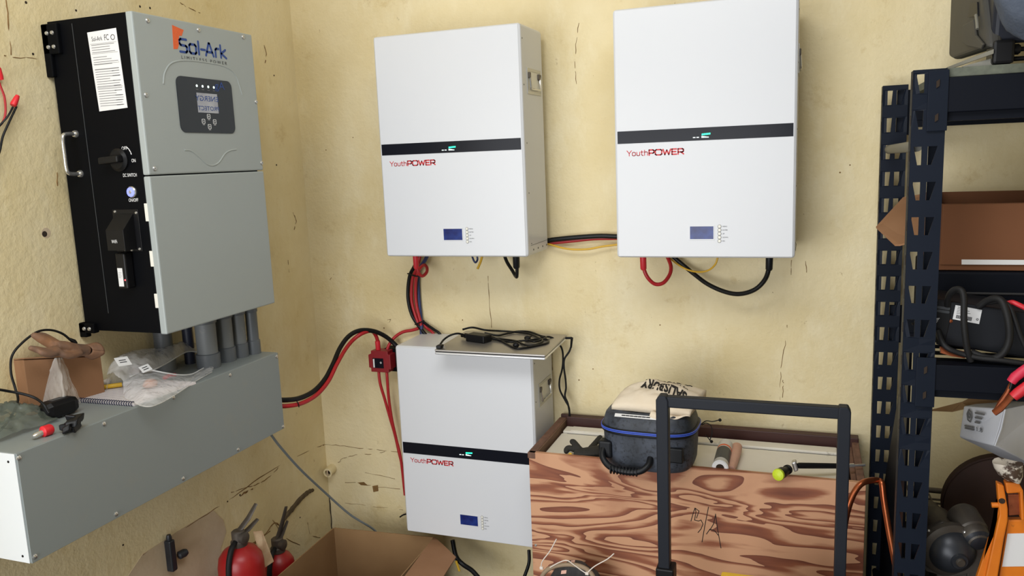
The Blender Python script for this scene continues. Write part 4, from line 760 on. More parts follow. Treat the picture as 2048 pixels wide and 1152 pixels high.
def make_battery(loc, H, s1, s2, label, side=True):
    X, Y, Z = loc
    t = thing('wall_battery', (X+BW/2, Y-BD/2, Z), label, 'battery', 'white wall batteries')
    MB().box((X, Y-BD+.0015, Z), (X+BW, Y, Z+H)).build('cabinet', M['white'], t, bevel=.010, seg=3)
    for z0, z1 in ((Z+.10, Z+.16), (Z+H-.16, Z+H-.10)):
        MB().box((X+.06, Y-.002, z0), (X+BW-.06, YW, z1)).build('wall_bracket', M['steel'], t)
    fp = MB().box((X+.006, Y-BD, Z+.004), (X+BW-.006, Y-BD+.004, Z+H-.004)).build('front_panel', M['white'], t, bevel=.002)
    F_ = Frame((X, Y-BD, Z), (1, 0, 0), (0, 0, 1))
    za, zb = H*(1-s1), H*(1-s2); sh = za - .3752
    st = plate(F_, rect(.0095, zb, BW-.0095, za), .0008).build('display_band', M['stripe'], t, label='glossy black display band')
    gl = MB()
    for k in range(5):
        a = .2535 + k*.0050; gl.prism([F_(a, .3535+sh+k*.0003, 0), F_(a+.0040, .3535+sh+k*.0003, 0), F_(a+.0044, .3580+sh+k*.0003, 0), F_(a+.0004, .3580+sh+k*.0003, 0)], F_.n*.0014)
    gl.build('green_lights', M['green_led'], st)
    wl2 = MB()
    for k in range(5): wl2.prism([F_(a, b, 0) for a, b in rect(.2530+k*.0042, .3462+sh, .2562+k*.0042, .3462+sh+.0052-k*.0007)], F_.n*.0012)
    for a in (.2290, .2390): wl2.prism([F_(x, y, 0) for x, y in rect(a, .3468+sh, a+.0068, .3492+sh)], F_.n*.0012)
    wl2.build('status_print', M['white_led'], st)
    lw = .165; sc_ = lw/8.8
    zl = .3030 + sh
    def tr_(g): return [[(.0370 + x*sc_, zl + y*.0150) for x, y in pl] for pl in g]
    strokes(F_, tr_(YP), .0022, .0006).build('logo_lettering', M['red_print'], fp)
    strokes(F_, tr_(PW), .0039, .0006).build('logo_lettering', M['red_print'], fp)
    fr = MB().ring([F_(a, b, 0) for a, b in rect(.2165, .0532, .2893, .0962)], [F_(a, b, 0) for a, b in rect(.2195, .0562, .2863, .0932)], F_.n*.0012).build('screen_frame', M['white'], t)
    plate(F_, rect(.2180, .0548, .2878, .0946), .0008).build('screen', M['lcd'], t, label='small blue display screen')
    words = ('MENU', 'ENTER', 'UP', 'DOWN', 'ESC')
    for k in range(5):
        z = .0924 - k*.0105
        bt = MB().lathe(F_(.3032, z, 0), F_.n, [(.0046, -.0005), (.0046, .0012), (.0036, .0020)], 14).build('key', M['offwhite'], t, smooth=True)
        MB().ring([F_(x, y) for x, y in circle(.3032, z, .0056, 14)], [F_(x, y) for x, y in circle(.3032, z, .0047, 14)], F_.n*.0006).build('key_ring', M['gray_print'], bt)
        text('key_lettering', words[k], F_, .3115, z-.0016, None, .0034, M['dark_print'], t, t=.0005)
    if side:
        G = Frame((X+BW, Y, Z), (0, 1, 0), (0, 0, 1))   # right side: a = -depth..0
        for a, f in ((-.1995, .9377), (-.197, .745), (-.188, .4973), (-.186, .28), (-.178, .055)): MB().lathe(G(a, f*H), (1, 0, 0), [(.0028, -.0003), (.002, .0008)], 10).build('side_screw', M['dark_gray'], t)
        for a in (-.160, -.112, -.064, -.020): MB().lathe(G(a, .018), (1, 0, 0), [(.0036, -.0003), (.0026, .0012)], 10).build('side_screw', M['dark_gray'], t)
        strokes(G, [[(-.185, .034), (-.002, .034)]], .0012, .0003).build('side_seam', M['gray_line'], t)
        z1 = .82*H; z0 = z1 - .080
        hp = MB().ring([G(a, b, -.0002) for a, b in rect(-.165, z0, -.030, z1)], [G(a, b, -.0002) for a, b in rect(-.157, z0+.009, -.038, z1-.009)], G.n*.0022).build('handle_plate', M['steel'], t, label='recessed chrome carry handle')
        plate(G, rect(-.157, z0+.009, -.038, z1-.009), .0006).build('recess', M['offwhite'], hp)
        MB().tube([G(-.150, z1-.022, .004), G(-.147, z0+.020, .006), G(-.143, z0+.016, .006), G(-.055, z0+.016, .006), G(-.051, z0+.020, .006), G(-.048, z1-.022, .004)], .0034, 8).build('bail', M['chrome'], hp, smooth=True)
        for a in (-.150, -.050):
            MB().obox(G(a, z1-.022, .003), (.004, 0, 0), (0, .007 if a < -.1 else .012, 0), (0, 0, .009)).build('hinge', M['dark_metal'], hp, bevel=.002)
    return t
make_battery((.4513, .0021, 1.3072), .7219, .4802, .5301, 'white wall battery left of the pair at eye level, red lettering')
make_battery((1.2539, -.0236, 1.3105), .7219, .4802, .5301, 'white wall battery nearest the dark steel rack, red lettering')
make_battery((.4424, .0342, .2943), .6945, .5059, .5648, 'lowest white battery with a closed laptop on top')
# ---------------------------------------------------------------- battery cables
def boot(a, b, r, m, parent): return MB().tube([a, Vector(a).lerp(Vector(b), .9), b], [r, r*.95, r*.7], 12).build('boot', m, parent, smooth=True)
CB = 'battery power cables'
def pcable(name, pts, r, m, label, parts=(), group=CB):
    o = tag(cable(name, pts, r, M[m]), label, 'cable', group)
    for a, b, rr, mm in parts: boot(a, b, rr, M[mm], o)
    return o
pcable('red_cable', [(1.3070, -0.1000, 1.2934), (1.3097, -0.1000, 1.2566), (1.3221, -0.1000, 1.2278), (1.3424, -0.0900, 1.2071), (1.3662, -0.0800, 1.2091), (1.3822, -0.0600, 1.2289), (1.3856, -0.0400, 1.2487), (1.3794, -0.0200, 1.2655), (1.3667, 0.0000, 1.2857)], .0062, 'red_cable', 'red cable looping under the battery nearest the rack',
       [((1.3071, -0.1000, 1.2982), (1.3081, -0.1000, 1.2533), .0105, 'red_boot')])
pcable('black_cable', [(1.6898, -0.1000, 1.2997), (1.6874, -0.1000, 1.2571), (1.6743, -0.0900, 1.2217), (1.6447, -0.0800, 1.1917), (1.5988, -0.0600, 1.1748), (1.5515, -0.0400, 1.1785), (1.4982, -0.0200, 1.1984), (1.4532, 0.0000, 1.2273), (1.4167, 0.0100, 1.2551), (1.3822, 0.0150, 1.2839)], .0072, 'cable', 'thick black cable sagging under the battery nearest the rack',
       [((1.6898, -0.1000, 1.2997), (1.6889, -0.1000, 1.2556), .0110, 'case_dark')])
pcable('yellow_cable', [(1.5339, -0.0500, 1.2927), (1.5262, -0.0500, 1.2674), (1.5051, -0.0400, 1.2467), (1.4759, -0.0300, 1.2385), (1.4418, -0.0100, 1.2401), (1.4117, 0.0000, 1.2515), (1.3812, 0.0100, 1.2713), (1.3667, 0.0100, 1.2878)], .0030, 'yellow_wire', 'thin yellow cable curving under the battery nearest the rack', group=None)
pcable('black_cable', [(0.8439, 0.0200, 1.3551), (0.8801, 0.0200, 1.3340), (0.9173, 0.0180, 1.3306), (0.9810, 0.0180, 1.3391), (1.0524, 0.0180, 1.3457), (1.1397, 0.0180, 1.3505), (1.2166, 0.0180, 1.3484), (1.2925, 0.0160, 1.3566), (1.3752, 0.0140, 1.4021)], .0082, 'cable', 'thick black cable running between the two upper batteries')
pcable('red_cable', [(0.8330, 0.0220, 1.3339), (0.8734, 0.0220, 1.3232), (0.9150, 0.0240, 1.3230), (0.9782, 0.0260, 1.3279), (1.0493, 0.0280, 1.3344), (1.1197, 0.0280, 1.3410), (1.2156, 0.0220, 1.3430), (1.3002, 0.0180, 1.3464), (1.3585, 0.0160, 1.3857)], .0064, 'red_cable', 'red cable under the black one between the two upper batteries')
pcable('yellow_cable', [(0.8520, 0.0220, 1.3444), (0.8886, 0.0220, 1.3355), (0.9220, 0.0200, 1.3286), (0.9633, 0.0150, 1.3222), (1.0093, 0.0100, 1.3107), (1.0535, 0.0100, 1.3055), (1.1026, 0.0100, 1.3073), (1.1483, 0.0150, 1.3152), (1.2157, 0.0200, 1.3231), (1.2914, 0.0200, 1.3329), (1.3412, 0.0200, 1.3526)], .0034, 'yellow_wire', 'thin yellow cable between the two upper batteries', group=None)
pcable('black_cable', [(0.7981, 0.0000, 1.2906), (0.8118, -0.0100, 1.2637), (0.8366, -0.0300, 1.2386), (0.8613, -0.0600, 1.2206), (0.8725, -0.0800, 1.2324), (0.8787, -0.0900, 1.2952)], .0062, 'cable', 'short black cable looped under left eye level battery, right end',
       [((0.8754, -0.0900, 1.3020), (0.8733, -0.0850, 1.2520), .0122, 'case_dark')])
pcable('yellow_wire_stub', [(0.7329, -0.0400, 1.2918), (0.7283, -0.0500, 1.2685), (0.7199, -0.0600, 1.2452)], .0042, 'yellow_wire', 'yellow cable stub under left eye level battery', group=None)
pcable('blue_wire_loop', [(0.6957, -0.0500, 1.2965), (0.7065, -0.0600, 1.2767), (0.7136, -0.0600, 1.2680), (0.7174, -0.0500, 1.2772), (0.7146, -0.0500, 1.2965)], .0034, 'blue_cable', 'small blue wire loop under left eye level battery', group=None)
pcable('red_cable', [(0.5043, -0.0900, 1.3009), (0.5018, -0.0900, 1.2617), (0.5053, -0.0850, 1.2324), (0.5108, -0.0700, 1.2194), (0.5175, -0.0500, 1.2292), (0.5106, -0.0300, 1.2426), (0.4938, -0.0150, 1.2513), (0.4742, -0.0050, 1.2424), (0.4557, 0.0050, 1.2204), (0.4421, 0.0120, 1.1913), (0.4339, 0.0180, 1.1433), (0.4339, 0.0200, 1.0957), (0.4416, 0.0200, 1.0542), (0.4477, 0.0200, 1.0201), (0.4449, 0.0200, 0.9434)], .0058, 'red_cable', 'red cable with loop at its top dropping to the lowest battery',
       [((0.4987, -0.0900, 1.3044), (0.4989, -0.0900, 1.2474), .0105, 'red_boot')])
pcable('red_cable', [(0.4701, 0.0100, 1.2938), (0.4492, 0.0120, 1.2379), (0.4272, 0.0180, 1.1995), (0.4158, 0.0220, 1.1517), (0.4137, 0.0240, 1.1039), (0.4234, 0.0240, 1.0604), (0.4348, 0.0220, 1.0288), (0.4377, 0.0220, 1.0098), (0.4131, 0.0200, 0.9997), (0.3726, 0.0160, 0.9914), (0.3405, 0.0100, 0.9722), (0.3183, 0.0000, 0.9427), (0.3110, -0.0100, 0.9137)], .0060, 'red_cable', 'red cable down the wall, bending left into the red holder')
pcable('black_cable', [(0.4645, 0.0050, 1.2944), (0.4416, 0.0120, 1.2472), (0.4133, 0.0220, 1.2081), (0.3994, 0.0260, 1.1545), (0.3982, 0.0260, 1.1051), (0.4095, 0.0260, 1.0558), (0.4352, 0.0200, 1.0197), (0.4661, 0.0120, 0.9882), (0.5057, 0.0100, 0.9483)], .0066, 'cable', 'outermost black cable curving down wall to lowest battery')
pcable('blue_cable', [(0.5074, 0.0000, 1.2951), (0.4801, 0.0100, 1.2588), (0.4477, 0.0300, 1.2261), (0.4391, 0.0340, 1.1878), (0.4383, 0.0340, 1.1122), (0.4438, 0.0300, 1.0370), (0.4506, 0.0160, 1.0020), (0.4490, 0.0160, 0.9445)], .0072, 'blue_cable', 'dark blue cable behind red cables above lowest battery')
pcable('black_cable', [(0.4418, 0.0340, 1.0361), (0.4706, 0.0280, 1.0192), (0.4993, 0.0220, 1.0043), (0.5248, 0.0180, 0.9891), (0.5478, 0.0160, 0.9487)], .0052, 'cable', 'short black cable splaying right behind lowest battery')
pcable('red_cable', [(0.4491, 0.0340, 1.0210), (0.4707, 0.0300, 1.0035), (0.4934, 0.0240, 0.9904), (0.5192, 0.0160, 0.9475)], .0052, 'red_cable', 'short red cable splaying right behind lowest battery')
for q, w_, lb in (([(0.4117, 0.0060, 1.2161), (0.4436, 0.0030, 1.2076), (0.4680, 0.0030, 1.2060)], 1, 'black cable tie round the bundle just below left eye level battery'), ([(0.4280, 0.0100, 1.0234), (0.4470, 0.0060, 1.0306), (0.4683, 0.0060, 1.0407)], 1, 'black cable tie round the bundle above lowest battery')):
    MB().tube(smooth_path(q, 4), .0026, 6).build('cable_tie', M['cable'], None, lb, 'cable tie')
pcable('black_cable', [(0.1817, -0.5300, 0.8799), (0.2055, -0.5000, 0.8708), (0.2171, -0.4400, 0.8603), (0.2255, -0.3700, 0.8646), (0.2259, -0.3000, 0.8875), (0.2235, -0.2400, 0.9257), (0.2186, -0.1800, 0.9695), (0.2284, -0.1300, 1.0030), (0.2518, -0.0900, 1.0158), (0.2829, -0.0500, 1.0063), (0.3110, -0.0200, 0.9836), (0.3361, 0.0000, 0.9531), (0.3682, 0.0100, 0.9134)], .0085, 'cable', 'thick black cable arching from the trough to the lowest battery')
pcable('red_cable', [(0.1794, -0.5300, 0.8579), (0.2094, -0.5000, 0.8507), (0.2253, -0.4400, 0.8436), (0.2364, -0.3700, 0.8529), (0.2395, -0.3000, 0.8811), (0.2376, -0.2400, 0.9228), (0.2325, -0.1700, 0.9603), (0.2378, -0.1200, 0.9861), (0.2594, -0.0900, 1.0047), (0.2744, -0.0500, 1.0060), (0.2806, -0.0300, 0.9866), (0.2832, -0.0200, 0.9536), (0.2824, -0.0200, 0.9148)], .0072, 'red_cable', 'red cable arching beside the black one from trough to holder',
       [((0.2816, -0.0200, 0.9612), (0.2827, -0.0200, 0.9187), .0098, 'red_boot')])
MB().tube(smooth_path([(0.2116, -0.4600, 0.8625), (0.2293, -0.4700, 0.8530), (0.2246, -0.4600, 0.8359)], 4), .0018, 6).build('cable_tie', M['cable'], None, 'black cable tie on the red cable beside the trough end', 'cable tie')
# red disconnect on its black bracket
dc = thing('fuse_holder', (0.2937, -0.0300, 0.8480), 'dark red fuse holder beside the lowest battery on the wall', 'fuse holder')
D = Frame((0.2506, -0.0300, 0.8456), (1, 0, 0), (0, 0, 1)); sx = (Vector((0.3364, -0.0300, 0.8503)) - Vector((0.2506, -0.0300, 0.8456))).x; sz = (Vector((0.2569, -0.0300, 0.9277)) - Vector((0.2506, -0.0300, 0.8456))).z
MB().prism([D(sx*a, sz*b, -.035) for a, b in ((.08,.0),(.95,.0),(.95,.15),(1.06,.15),(1.06,.85),(.95,.85),(.95,1),(.12,1),(.12,.86),(-.02,.8),(-.02,.2),(.08,.18))], D.n*.045).build('holder_body', M['red_dark'], dc, bevel=.002)
lw_ = plate(D, rect(sx*.20, sz*.20, sx*.72, sz*.66), .0115).build('window', M['stripe'], dc)
plate(D, rect(sx*.22, sz*.22, sx*.29, sz*.62), .0122).build('white_strip', M['label'], dc)
MB().ring([D(x, y) for x, y in circle(sx*.60, sz*.46, .0036, 12)], [D(x, y) for x, y in circle(sx*.60, sz*.46, .0022, 12)], D.n*.0122).build('mark', M['white_print'], dc)
MB().box((D(0,0).x + sx*.55, .0, D(0,0).z - sz*.06), (D(0,0).x + sx*1.45, YW, D(0,0).z + sz*1.02)).build('mounting_bracket', M['black_box'], dc)
pcable('red_cable', [(0.2840, -0.0300, 0.8611), (0.2861, -0.0300, 0.8026), (0.2968, -0.0200, 0.7316), (0.3077, -0.0100, 0.6598), (0.3188, 0.0000, 0.5873), (0.3268, 0.0080, 0.5144), (0.3371, 0.0120, 0.4426), (0.3422, 0.0140, 0.3396)], .0056, 'red_cable', 'red cable running down from the left of the red holder')
pcable('red_cable', [(0.3183, -0.0300, 0.8629), (0.3183, -0.0300, 0.8046), (0.3152, -0.0220, 0.7335), (0.3168, -0.0120, 0.6512), (0.3239, 0.0000, 0.5676), (0.3356, 0.0040, 0.4863), (0.3400, 0.0100, 0.3410)], .0056, 'red_cable', 'red cable running down from the right of the red holder')
# dark leads hanging under the lowest battery
pcable('black_cable', [(0.5863, -0.1000, 0.2396), (0.6017, -0.1100, 0.1836), (0.6263, -0.1100, 0.1555), (0.6695, -0.1200, 0.1395), (0.7156, -0.1400, 0.1122)], .0085, 'cable', 'thick black cable dropping below the lowest battery')
pcable('black_cable', [(0.8846, -0.1000, 0.2413), (0.8863, -0.1100, 0.1989), (0.8730, -0.1200, 0.1544), (0.8558, -0.1300, 0.1091)], .0062, 'cable', 'black cable beside the plywood crate below lowest battery')
yt = MB().tube([(0.6101, -0.1300, 0.1753), (0.6220, -0.1300, 0.1377)], .0046, 8).build('yellow_tag', M['yellow'], None, 'small yellow tag on cable under the lowest battery', 'tag', bevel=.001)
# ---------------------------------------------------------------- laptop and charger
lp = [Vector(q) for q in [(0.6437, -0.2780, 1.0065), (1.0279, -0.2800, 1.0065), (1.0147, 0.0153, 1.0065)]]
lp.append(lp[0] + lp[2] - lp[1])
lap = thing('laptop', tuple((lp[0]+lp[2])/2 - Vector((0, 0, .017))), 'closed silver laptop lying across the top of lowest battery', 'laptop')
MB().prism([v - Vector((0, 0, .0172)) for v in lp], (0, 0, .0085)).build('base', M['silver_edge'], lap, bevel=.003)
ctr = (lp[0]+lp[2])/2
MB().prism([v + (ctr-v)*.012 - Vector((0, 0, .0087)) for v in lp], (0, 0, .0022)).build('gap', M['black'], lap)
MB().prism([v - Vector((0, 0, .0065)) for v in lp], (0, 0, .0065)).build('lid', M['silver'], lap, bevel=.002)
ch = thing('laptop_charger', (0.7248, -0.1460, 1.0066), 'black laptop charger brick with coiled cord on the laptop', 'charger')
a, b = Vector((0.7006, -0.1503, 1.0066)), Vector((0.7785, -0.1738, 1.0066)); d = b-a; n = Vector((-d.y, d.x, 0)).normalized()*.045
MB().hexa([a, b, b+n, a+n] + [v + Vector((0, 0, .026)) for v in (a, b, b+n, a+n)]).build('brick', M['black'], ch, bevel=.004)
MB().tube(smooth_path([a+n*.5+Vector((0,0,.014)), a+n*.5-d*.25+Vector((0,0,.014)), a+n*.55-d*.45+Vector((0,0,.012))], 4), [.009]*5+[.006]*4, 8).build('strain_relief', M['black'], ch, smooth=True)
z = 1.0105
cw = .0036
cable('cord', [(0.6899, -0.1277, 1.0240), (0.6728, -0.1519, 1.0340), (0.6521, -0.1691, 1.0300), (0.6383, -0.1893, 1.0200), (0.6418, -0.2262, 1.0130)], .0034, M['cable'], ch)
MB().obox(Vector((0.6567, -0.2621, 1.0135)), (.009, .002, 0), (0, .012, 0), (0, 0, .006)).build('mains_plug', M['black'], ch, bevel=.003)
MB().lathe(Vector((0.6742, -0.2682, 1.0140)), (1, -.2, 0), [(.004, 0), (.007, .002), (.007, .006)], 12).build('plug_end', M['chrome'], ch, smooth=True)
cable('cord', [(0.6486, -0.0536, 1.0260), (0.6788, -0.0332, 1.0300), (0.7327, -0.0479, 1.0260), (0.7717, -0.0027, 1.0140), (0.8278, -0.0008, 1.0120), (0.8915, -0.0227, 1.0120), (0.9423, -0.0772, 1.0120), (0.9680, -0.1183, 1.0120), (0.9599, -0.1742, 1.0110), (0.9271, -0.1802, 1.0110), (0.8868, -0.1403, 1.0120), (0.8325, -0.1153, 1.0110), (0.7856, -0.1126, 1.0120), (0.7659, -0.1414, 1.0160)], cw, M['cable'], ch)
cable('cord', [(0.7458, -0.0910, 1.0180), (0.7898, -0.0996, 1.0110), (0.8494, -0.1608, 1.0100), (0.9071, -0.2223, 1.0100), (0.9363, -0.2169, 1.0100), (0.9690, -0.1754, 1.0100), (0.9891, -0.1355, 1.0100), (0.9805, -0.0966, 1.0110), (0.9517, -0.0953, 1.0130), (0.9243, -0.1198, 1.0140), (0.8941, -0.1358, 1.0130), (0.8656, -0.1559, 1.0130), (0.8129, -0.1308, 1.0120), (0.7611, -0.1200, 1.0180)], cw, M['cable'], ch)
cable('cord', [(0.7424, -0.0774, 1.0220), (0.7859, -0.0651, 1.0120), (0.8037, -0.0378, 1.0120), (0.8355, 0.0043, 1.0130), (0.8840, -0.0004, 1.0140), (0.9423, -0.0548, 1.0140), (0.9650, -0.0698, 1.0130), (0.9467, -0.1339, 1.0130), (0.9045, -0.1037, 1.0130), (0.9095, -0.0650, 1.0150)], cw, M['cable'], ch)
MB().ball((0.9034, -0.2016, 1.0150), (.011, .010, .010)).build('ferrite', M['black'], ch, smooth='all')
MB().ball((0.9075, -0.0966, 1.0150), (.012, .010, .008)).build('velcro_tie', M['black_soft'], ch, smooth='all')
# two leads over the laptop edge down into the crate
cable('cord', [(0.9354, -0.1000, 1.0099), (0.9507, -0.0700, 1.0125), (0.9731, -0.0500, 1.0106), (0.9928, -0.0400, 0.9951), (1.0086, -0.0300, 0.9652), (1.0080, -0.0200, 0.9236), (1.0018, -0.0150, 0.8862), (0.9900, -0.0100, 0.8481), (0.9901, -0.0080, 0.8113), (1.0064, -0.0050, 0.7751), (1.0196, -0.0030, 0.7480), (1.0197, 0.0000, 0.7159)], .0034, M['cable'], ch)
cable('cord', [(1.0382, -0.0200, 0.9712), (1.0305, -0.0200, 0.9531), (1.0135, -0.0200, 0.9274), (1.0108, -0.0200, 0.8951), (1.0135, -0.0150, 0.8545), (1.0135, -0.0120, 0.8212), (1.0083, -0.0100, 0.7913), (1.0178, -0.0080, 0.7622), (1.0227, -0.0040, 0.7175)], .0034, M['cable'], ch)
MB().tube([(1.0194, -0.0200, 1.0022), (1.0409, -0.0200, 1.0030), (1.0443, -0.0200, 0.9996)], .0044, 8).tube([(1.0427, -0.0200, 1.0048), (1.0381, -0.0200, 0.9694)], [.0046, .0036], 8).build('right_angle_plug', M['black'], ch, smooth=True)

# ---------------------------------------------------------------- plywood crate
CX0, CX1, CYF, CYB, CZ = .984, 1.958, -.345, .012, .706
cr = thing('wooden_crate', ((CX0+CX1)/2, (CYF+CYB)/2, 0), 'big open plywood crate with strong grain and scrawled mark, under the tools', 'crate')
MB().box((CX0, CYF, .002), (CX1, CYF+.016, CZ)).build('front_panel', M['ply'], cr, bevel=.0015)
MB().box((CX0, CYF+.016, .002), (CX0+.026, CYB, CZ-.002)).build('side_panel', M['ply_in'], cr, bevel=.002)
MB().box((CX0-.004, CYF-.001, CZ-.02), (CX0+.022, CYB, CZ)).build('side_rail', M['slatwood'], cr, bevel=.002)
MB().box((CX0, CYB, .002), (CX1, CYB+.014, CZ+.010)).build('back_panel', M['redwood'], cr, bevel=.002)
MB().box((CX0+.026, CYB-.020, CZ-.05), (CX1, CYB, CZ+.010)).build('back_rail', M['redwood'], cr, bevel=.003)
MB().box((CX1-.020, CYF+.016, .002), (CX1, CYB, CZ-.004)).build('side_panel', M['slatwood'], cr, bevel=.002)
for k in range(3):
    MB().box((CX1-.052+k*.018, CYF+.03, .40), (CX1-.038+k*.018, CYB-.022, CZ-.012-.006*(2-k))).build('slat', M['slatwood'], cr, bevel=.002)
MB().box((CX0+.016, CYF+.016, .002), (CX1-.016, CYB, .012)).build('bottom_panel', M['ply_in'], cr)
FC = Frame((0, CYF, 0), (1, 0, 0), (0, 0, 1))
def fpx(L_): return [(p[0], p[2]) for p in L_]
sc1 = [fpx([(1.4864, -0.3450, 0.5384), (1.4923, -0.3450, 0.5611), (1.4982, -0.3450, 0.5806), (1.5011, -0.3450, 0.5685), (1.4966, -0.3450, 0.5428), (1.5082, -0.3450, 0.5411), (1.5155, -0.3450, 0.5451), (1.5213, -0.3450, 0.5333), (1.5154, -0.3450, 0.5168), (1.5067, -0.3450, 0.5046)]),
       fpx([(1.4982, -0.3450, 0.5806), (1.5098, -0.3450, 0.5726), (1.5025, -0.3450, 0.5498)]), fpx([(1.5372, -0.3450, 0.5884), (1.5270, -0.3450, 0.5309), (1.5183, -0.3450, 0.4761)]),
       fpx([(1.5313, -0.3450, 0.5031), (1.5414, -0.3450, 0.5201), (1.5558, -0.3450, 0.5157), (1.5644, -0.3450, 0.5043)]), fpx([(1.5572, -0.3450, 0.5690), (1.5615, -0.3450, 0.5321), (1.5673, -0.3450, 0.4984), (1.5730, -0.3450, 0.4646)]), fpx([(1.5572, -0.3450, 0.5659), (1.5515, -0.3450, 0.5371), (1.5414, -0.3450, 0.5170)])]
strokes(FC, sc1, .0022, .0004).build('scrawled_mark', M['canvas_print'], bpy.data.objects['front_panel.003'] if 'front_panel.003' in bpy.data.objects else cr)
MB().lathe((CX0+.012, CYF, .395), (0, -1, 0), [(.005, -.0005), (.003, .002)], 10).build('screw', M['steel'], cr)
# white appliance lid lying inside the crate
lid = thing('appliance', (1.46, -.16, .30), 'grubby white old appliance lying on its back inside the crate', 'appliance')
MB().box((CX0+.032, CYF+.020, .664), (CX1-.060, -.088, .684)).build('main_panel', M['lid'], lid, bevel=.004)
MB().box((CX0+.034, -.082, .660), (CX1-.064, -.030, .690)).build('edge_strip', M['lid'], lid, bevel=.004)
MB().box((CX0+.05, -.089, .662), (CX1-.064, -.081, .682)).build('gasket', M['gasket'], lid)
MB().box((CX0+.036, CYF+.025, .30), (CX1-.07, -.035, .662)).build('cabinet', M['lid'], lid)
MB().box((CX0+.060, -.078, .690), (CX0+.20, -.036, .6925)).build('raised_rib', M['lid'], lid, bevel=.001)
# black round-cornered case resting across the front rim
def sup(cx, cy, a, b, z, n=3.2, N=48, rot=0.0):
    out = []
    for k in range(N):
        t = 2*math.pi*k/N; c, s_ = math.cos(t), math.sin(t)
        x = a*math.copysign(abs(c)**(2/n), c); y = b*math.copysign(abs(s_)**(2/n), s_)
        out.append((cx + x*math.cos(rot) - y*math.sin(rot), cy + x*math.sin(rot) + y*math.cos(rot), z))
    return out
KC = Vector((1.366, -.318, .7075)); KR = -.04
case = thing('tool_case', tuple(KC), 'scuffed black rounded case with blue piping on the crate rim', 'case')
a_, b_ = .136, .105
def lp_(z, k, dk=0): return sup(KC.x, KC.y, a_*k+dk, b_*k+dk, KC.z+z, rot=KR)
MB().loft([lp_(0, .90), lp_(.006, .94), lp_(.02, .97), lp_(.06, .99), lp_(.110, 1.0)]).build('case_body', M['case'], case, smooth=True)
MB().loft([lp_(.118, 1.0), lp_(.124, 1.0), lp_(.138, .985), lp_(.154, .95), lp_(.165, .87), lp_(.170, .74), lp_(.166, .70), lp_(.166, .30)]).build('case_lid', M['case'], case, smooth=True)
MB().loft([lp_(.106, 1.0, .003), lp_(.109, 1.0, .006), lp_(.1215, 1.0, .006), lp_(.1245, 1.0, .003)]).build('seam_band', M['case_dark'], case, smooth=True)
for dz in (.1160, .1205):
    MB().tube([Vector(p) for p in sup(KC.x, KC.y, a_+.006, b_+.006, KC.z+dz, rot=KR)], .0016, 6, closed=True).build('blue_piping', M['case_blue'], case, smooth=True)
hx = Vector((math.cos(KR), math.sin(KR), 0)); hy = Vector((-math.sin(KR), math.cos(KR), 0))
def kp(a, b, z): return KC + hx*a + hy*b + Vector((0, 0, z))
MB().tube(smooth_path([kp(-.122, -.088, .062), kp(-.120, -.112, .040), kp(-.100, -.126, .020), kp(-.070, -.134, .012), kp(-.03, -.136, .010), kp(.0, -.132, .016), kp(.018, -.120, .030), kp(.02, -.100, .044)], 5), .0095, 10).build('handle', M['case_dark'], case, smooth=True)
for k in range(9):
    x = -.088 + k*.0095; MB().lathe(kp(x, -.135, .011) - hx*.0022, hx, [(.0095, 0), (.0125, .001), (.0125, .0034), (.0095, .0044)], 12).build('grip_rib', M['case_dark'], case, smooth=True)
MB().obox(kp(-.116, -.080, .055), hx*.020, hy*.020, (0, 0, .026)).build('latch', M['case_dark'], case, bevel=.006)
MB().obox(kp(.088, -.098, .060), hx*.026, hy*.008, (0, 0, .022)).build('latch', M['case_dark'], case, bevel=.004)
FL = Frame(kp(-.085, -.0985, .1595), hx, hy*.8 + Vector((0, 0, .50)))
lb_ = plate(FL, rect(0, 0, .150, .012), .0012).build('printed_strip', M['label'], case)
st_ = MB()
for k in range(7): strokes(FL, [[(.022+k*.012, .006), (.030+k*.012, .006)]], .004, .0017, st_)
st_.build('strip_print', M['dark_print'], lb_)
# cream canvas bag on the case
cb = thing('canvas_bag', tuple(kp(.02, .0, .170)), 'cream canvas bag with black lettering lying on the black case', 'bag')
pl0 = Vector((1.2662, -0.3000, 0.8867)); BZ = KC.z + .170
def bagtop(u, v, top=True):
    # u along length (left to right), v front to back
    a = -.092 + u*.232 + .02*(v-.5); b = -.066 + v*.160 - .012*u
    e = (math.sin(math.pi*min(1, max(0, .03+u*.90)))**.5)*(math.sin(math.pi*(.03+.88*v))**.55)
    h = .054*e*(1 - .25*u) + .010*noise.noise(Vector((u*4, v*4, 3)))*e + .004*noise.noise(Vector((u*12, v*10, 8)))*e + .018*v + .008
    zz = h if top else .002 + .010*v + .006*max(0, u-.5)
    return kp(a, b, .168 + zz)
NB = 40
g_ = MB(); nu, nv = 40, 26
g_.grid(lambda u, v: bagtop(u, v, True), nu, nv); g_.grid(lambda u, v: bagtop(u, v, False), nu, nv)
off = (nu+1)*(nv+1); per = [i for i in range(nu)] + [nu + j*(nu+1) for j in range(nv)] + [nv*(nu+1) + nu - i for i in range(nu)] + [(nv-j)*(nu+1) for j in range(nv)]
for i in range(len(per)):
    p_, q_ = per[i], per[(i+1) % len(per)]; g_.f.append((p_, q_, q_+off, p_+off))
g_.build('bag_cloth', M['canvas'], cb, smooth='all')
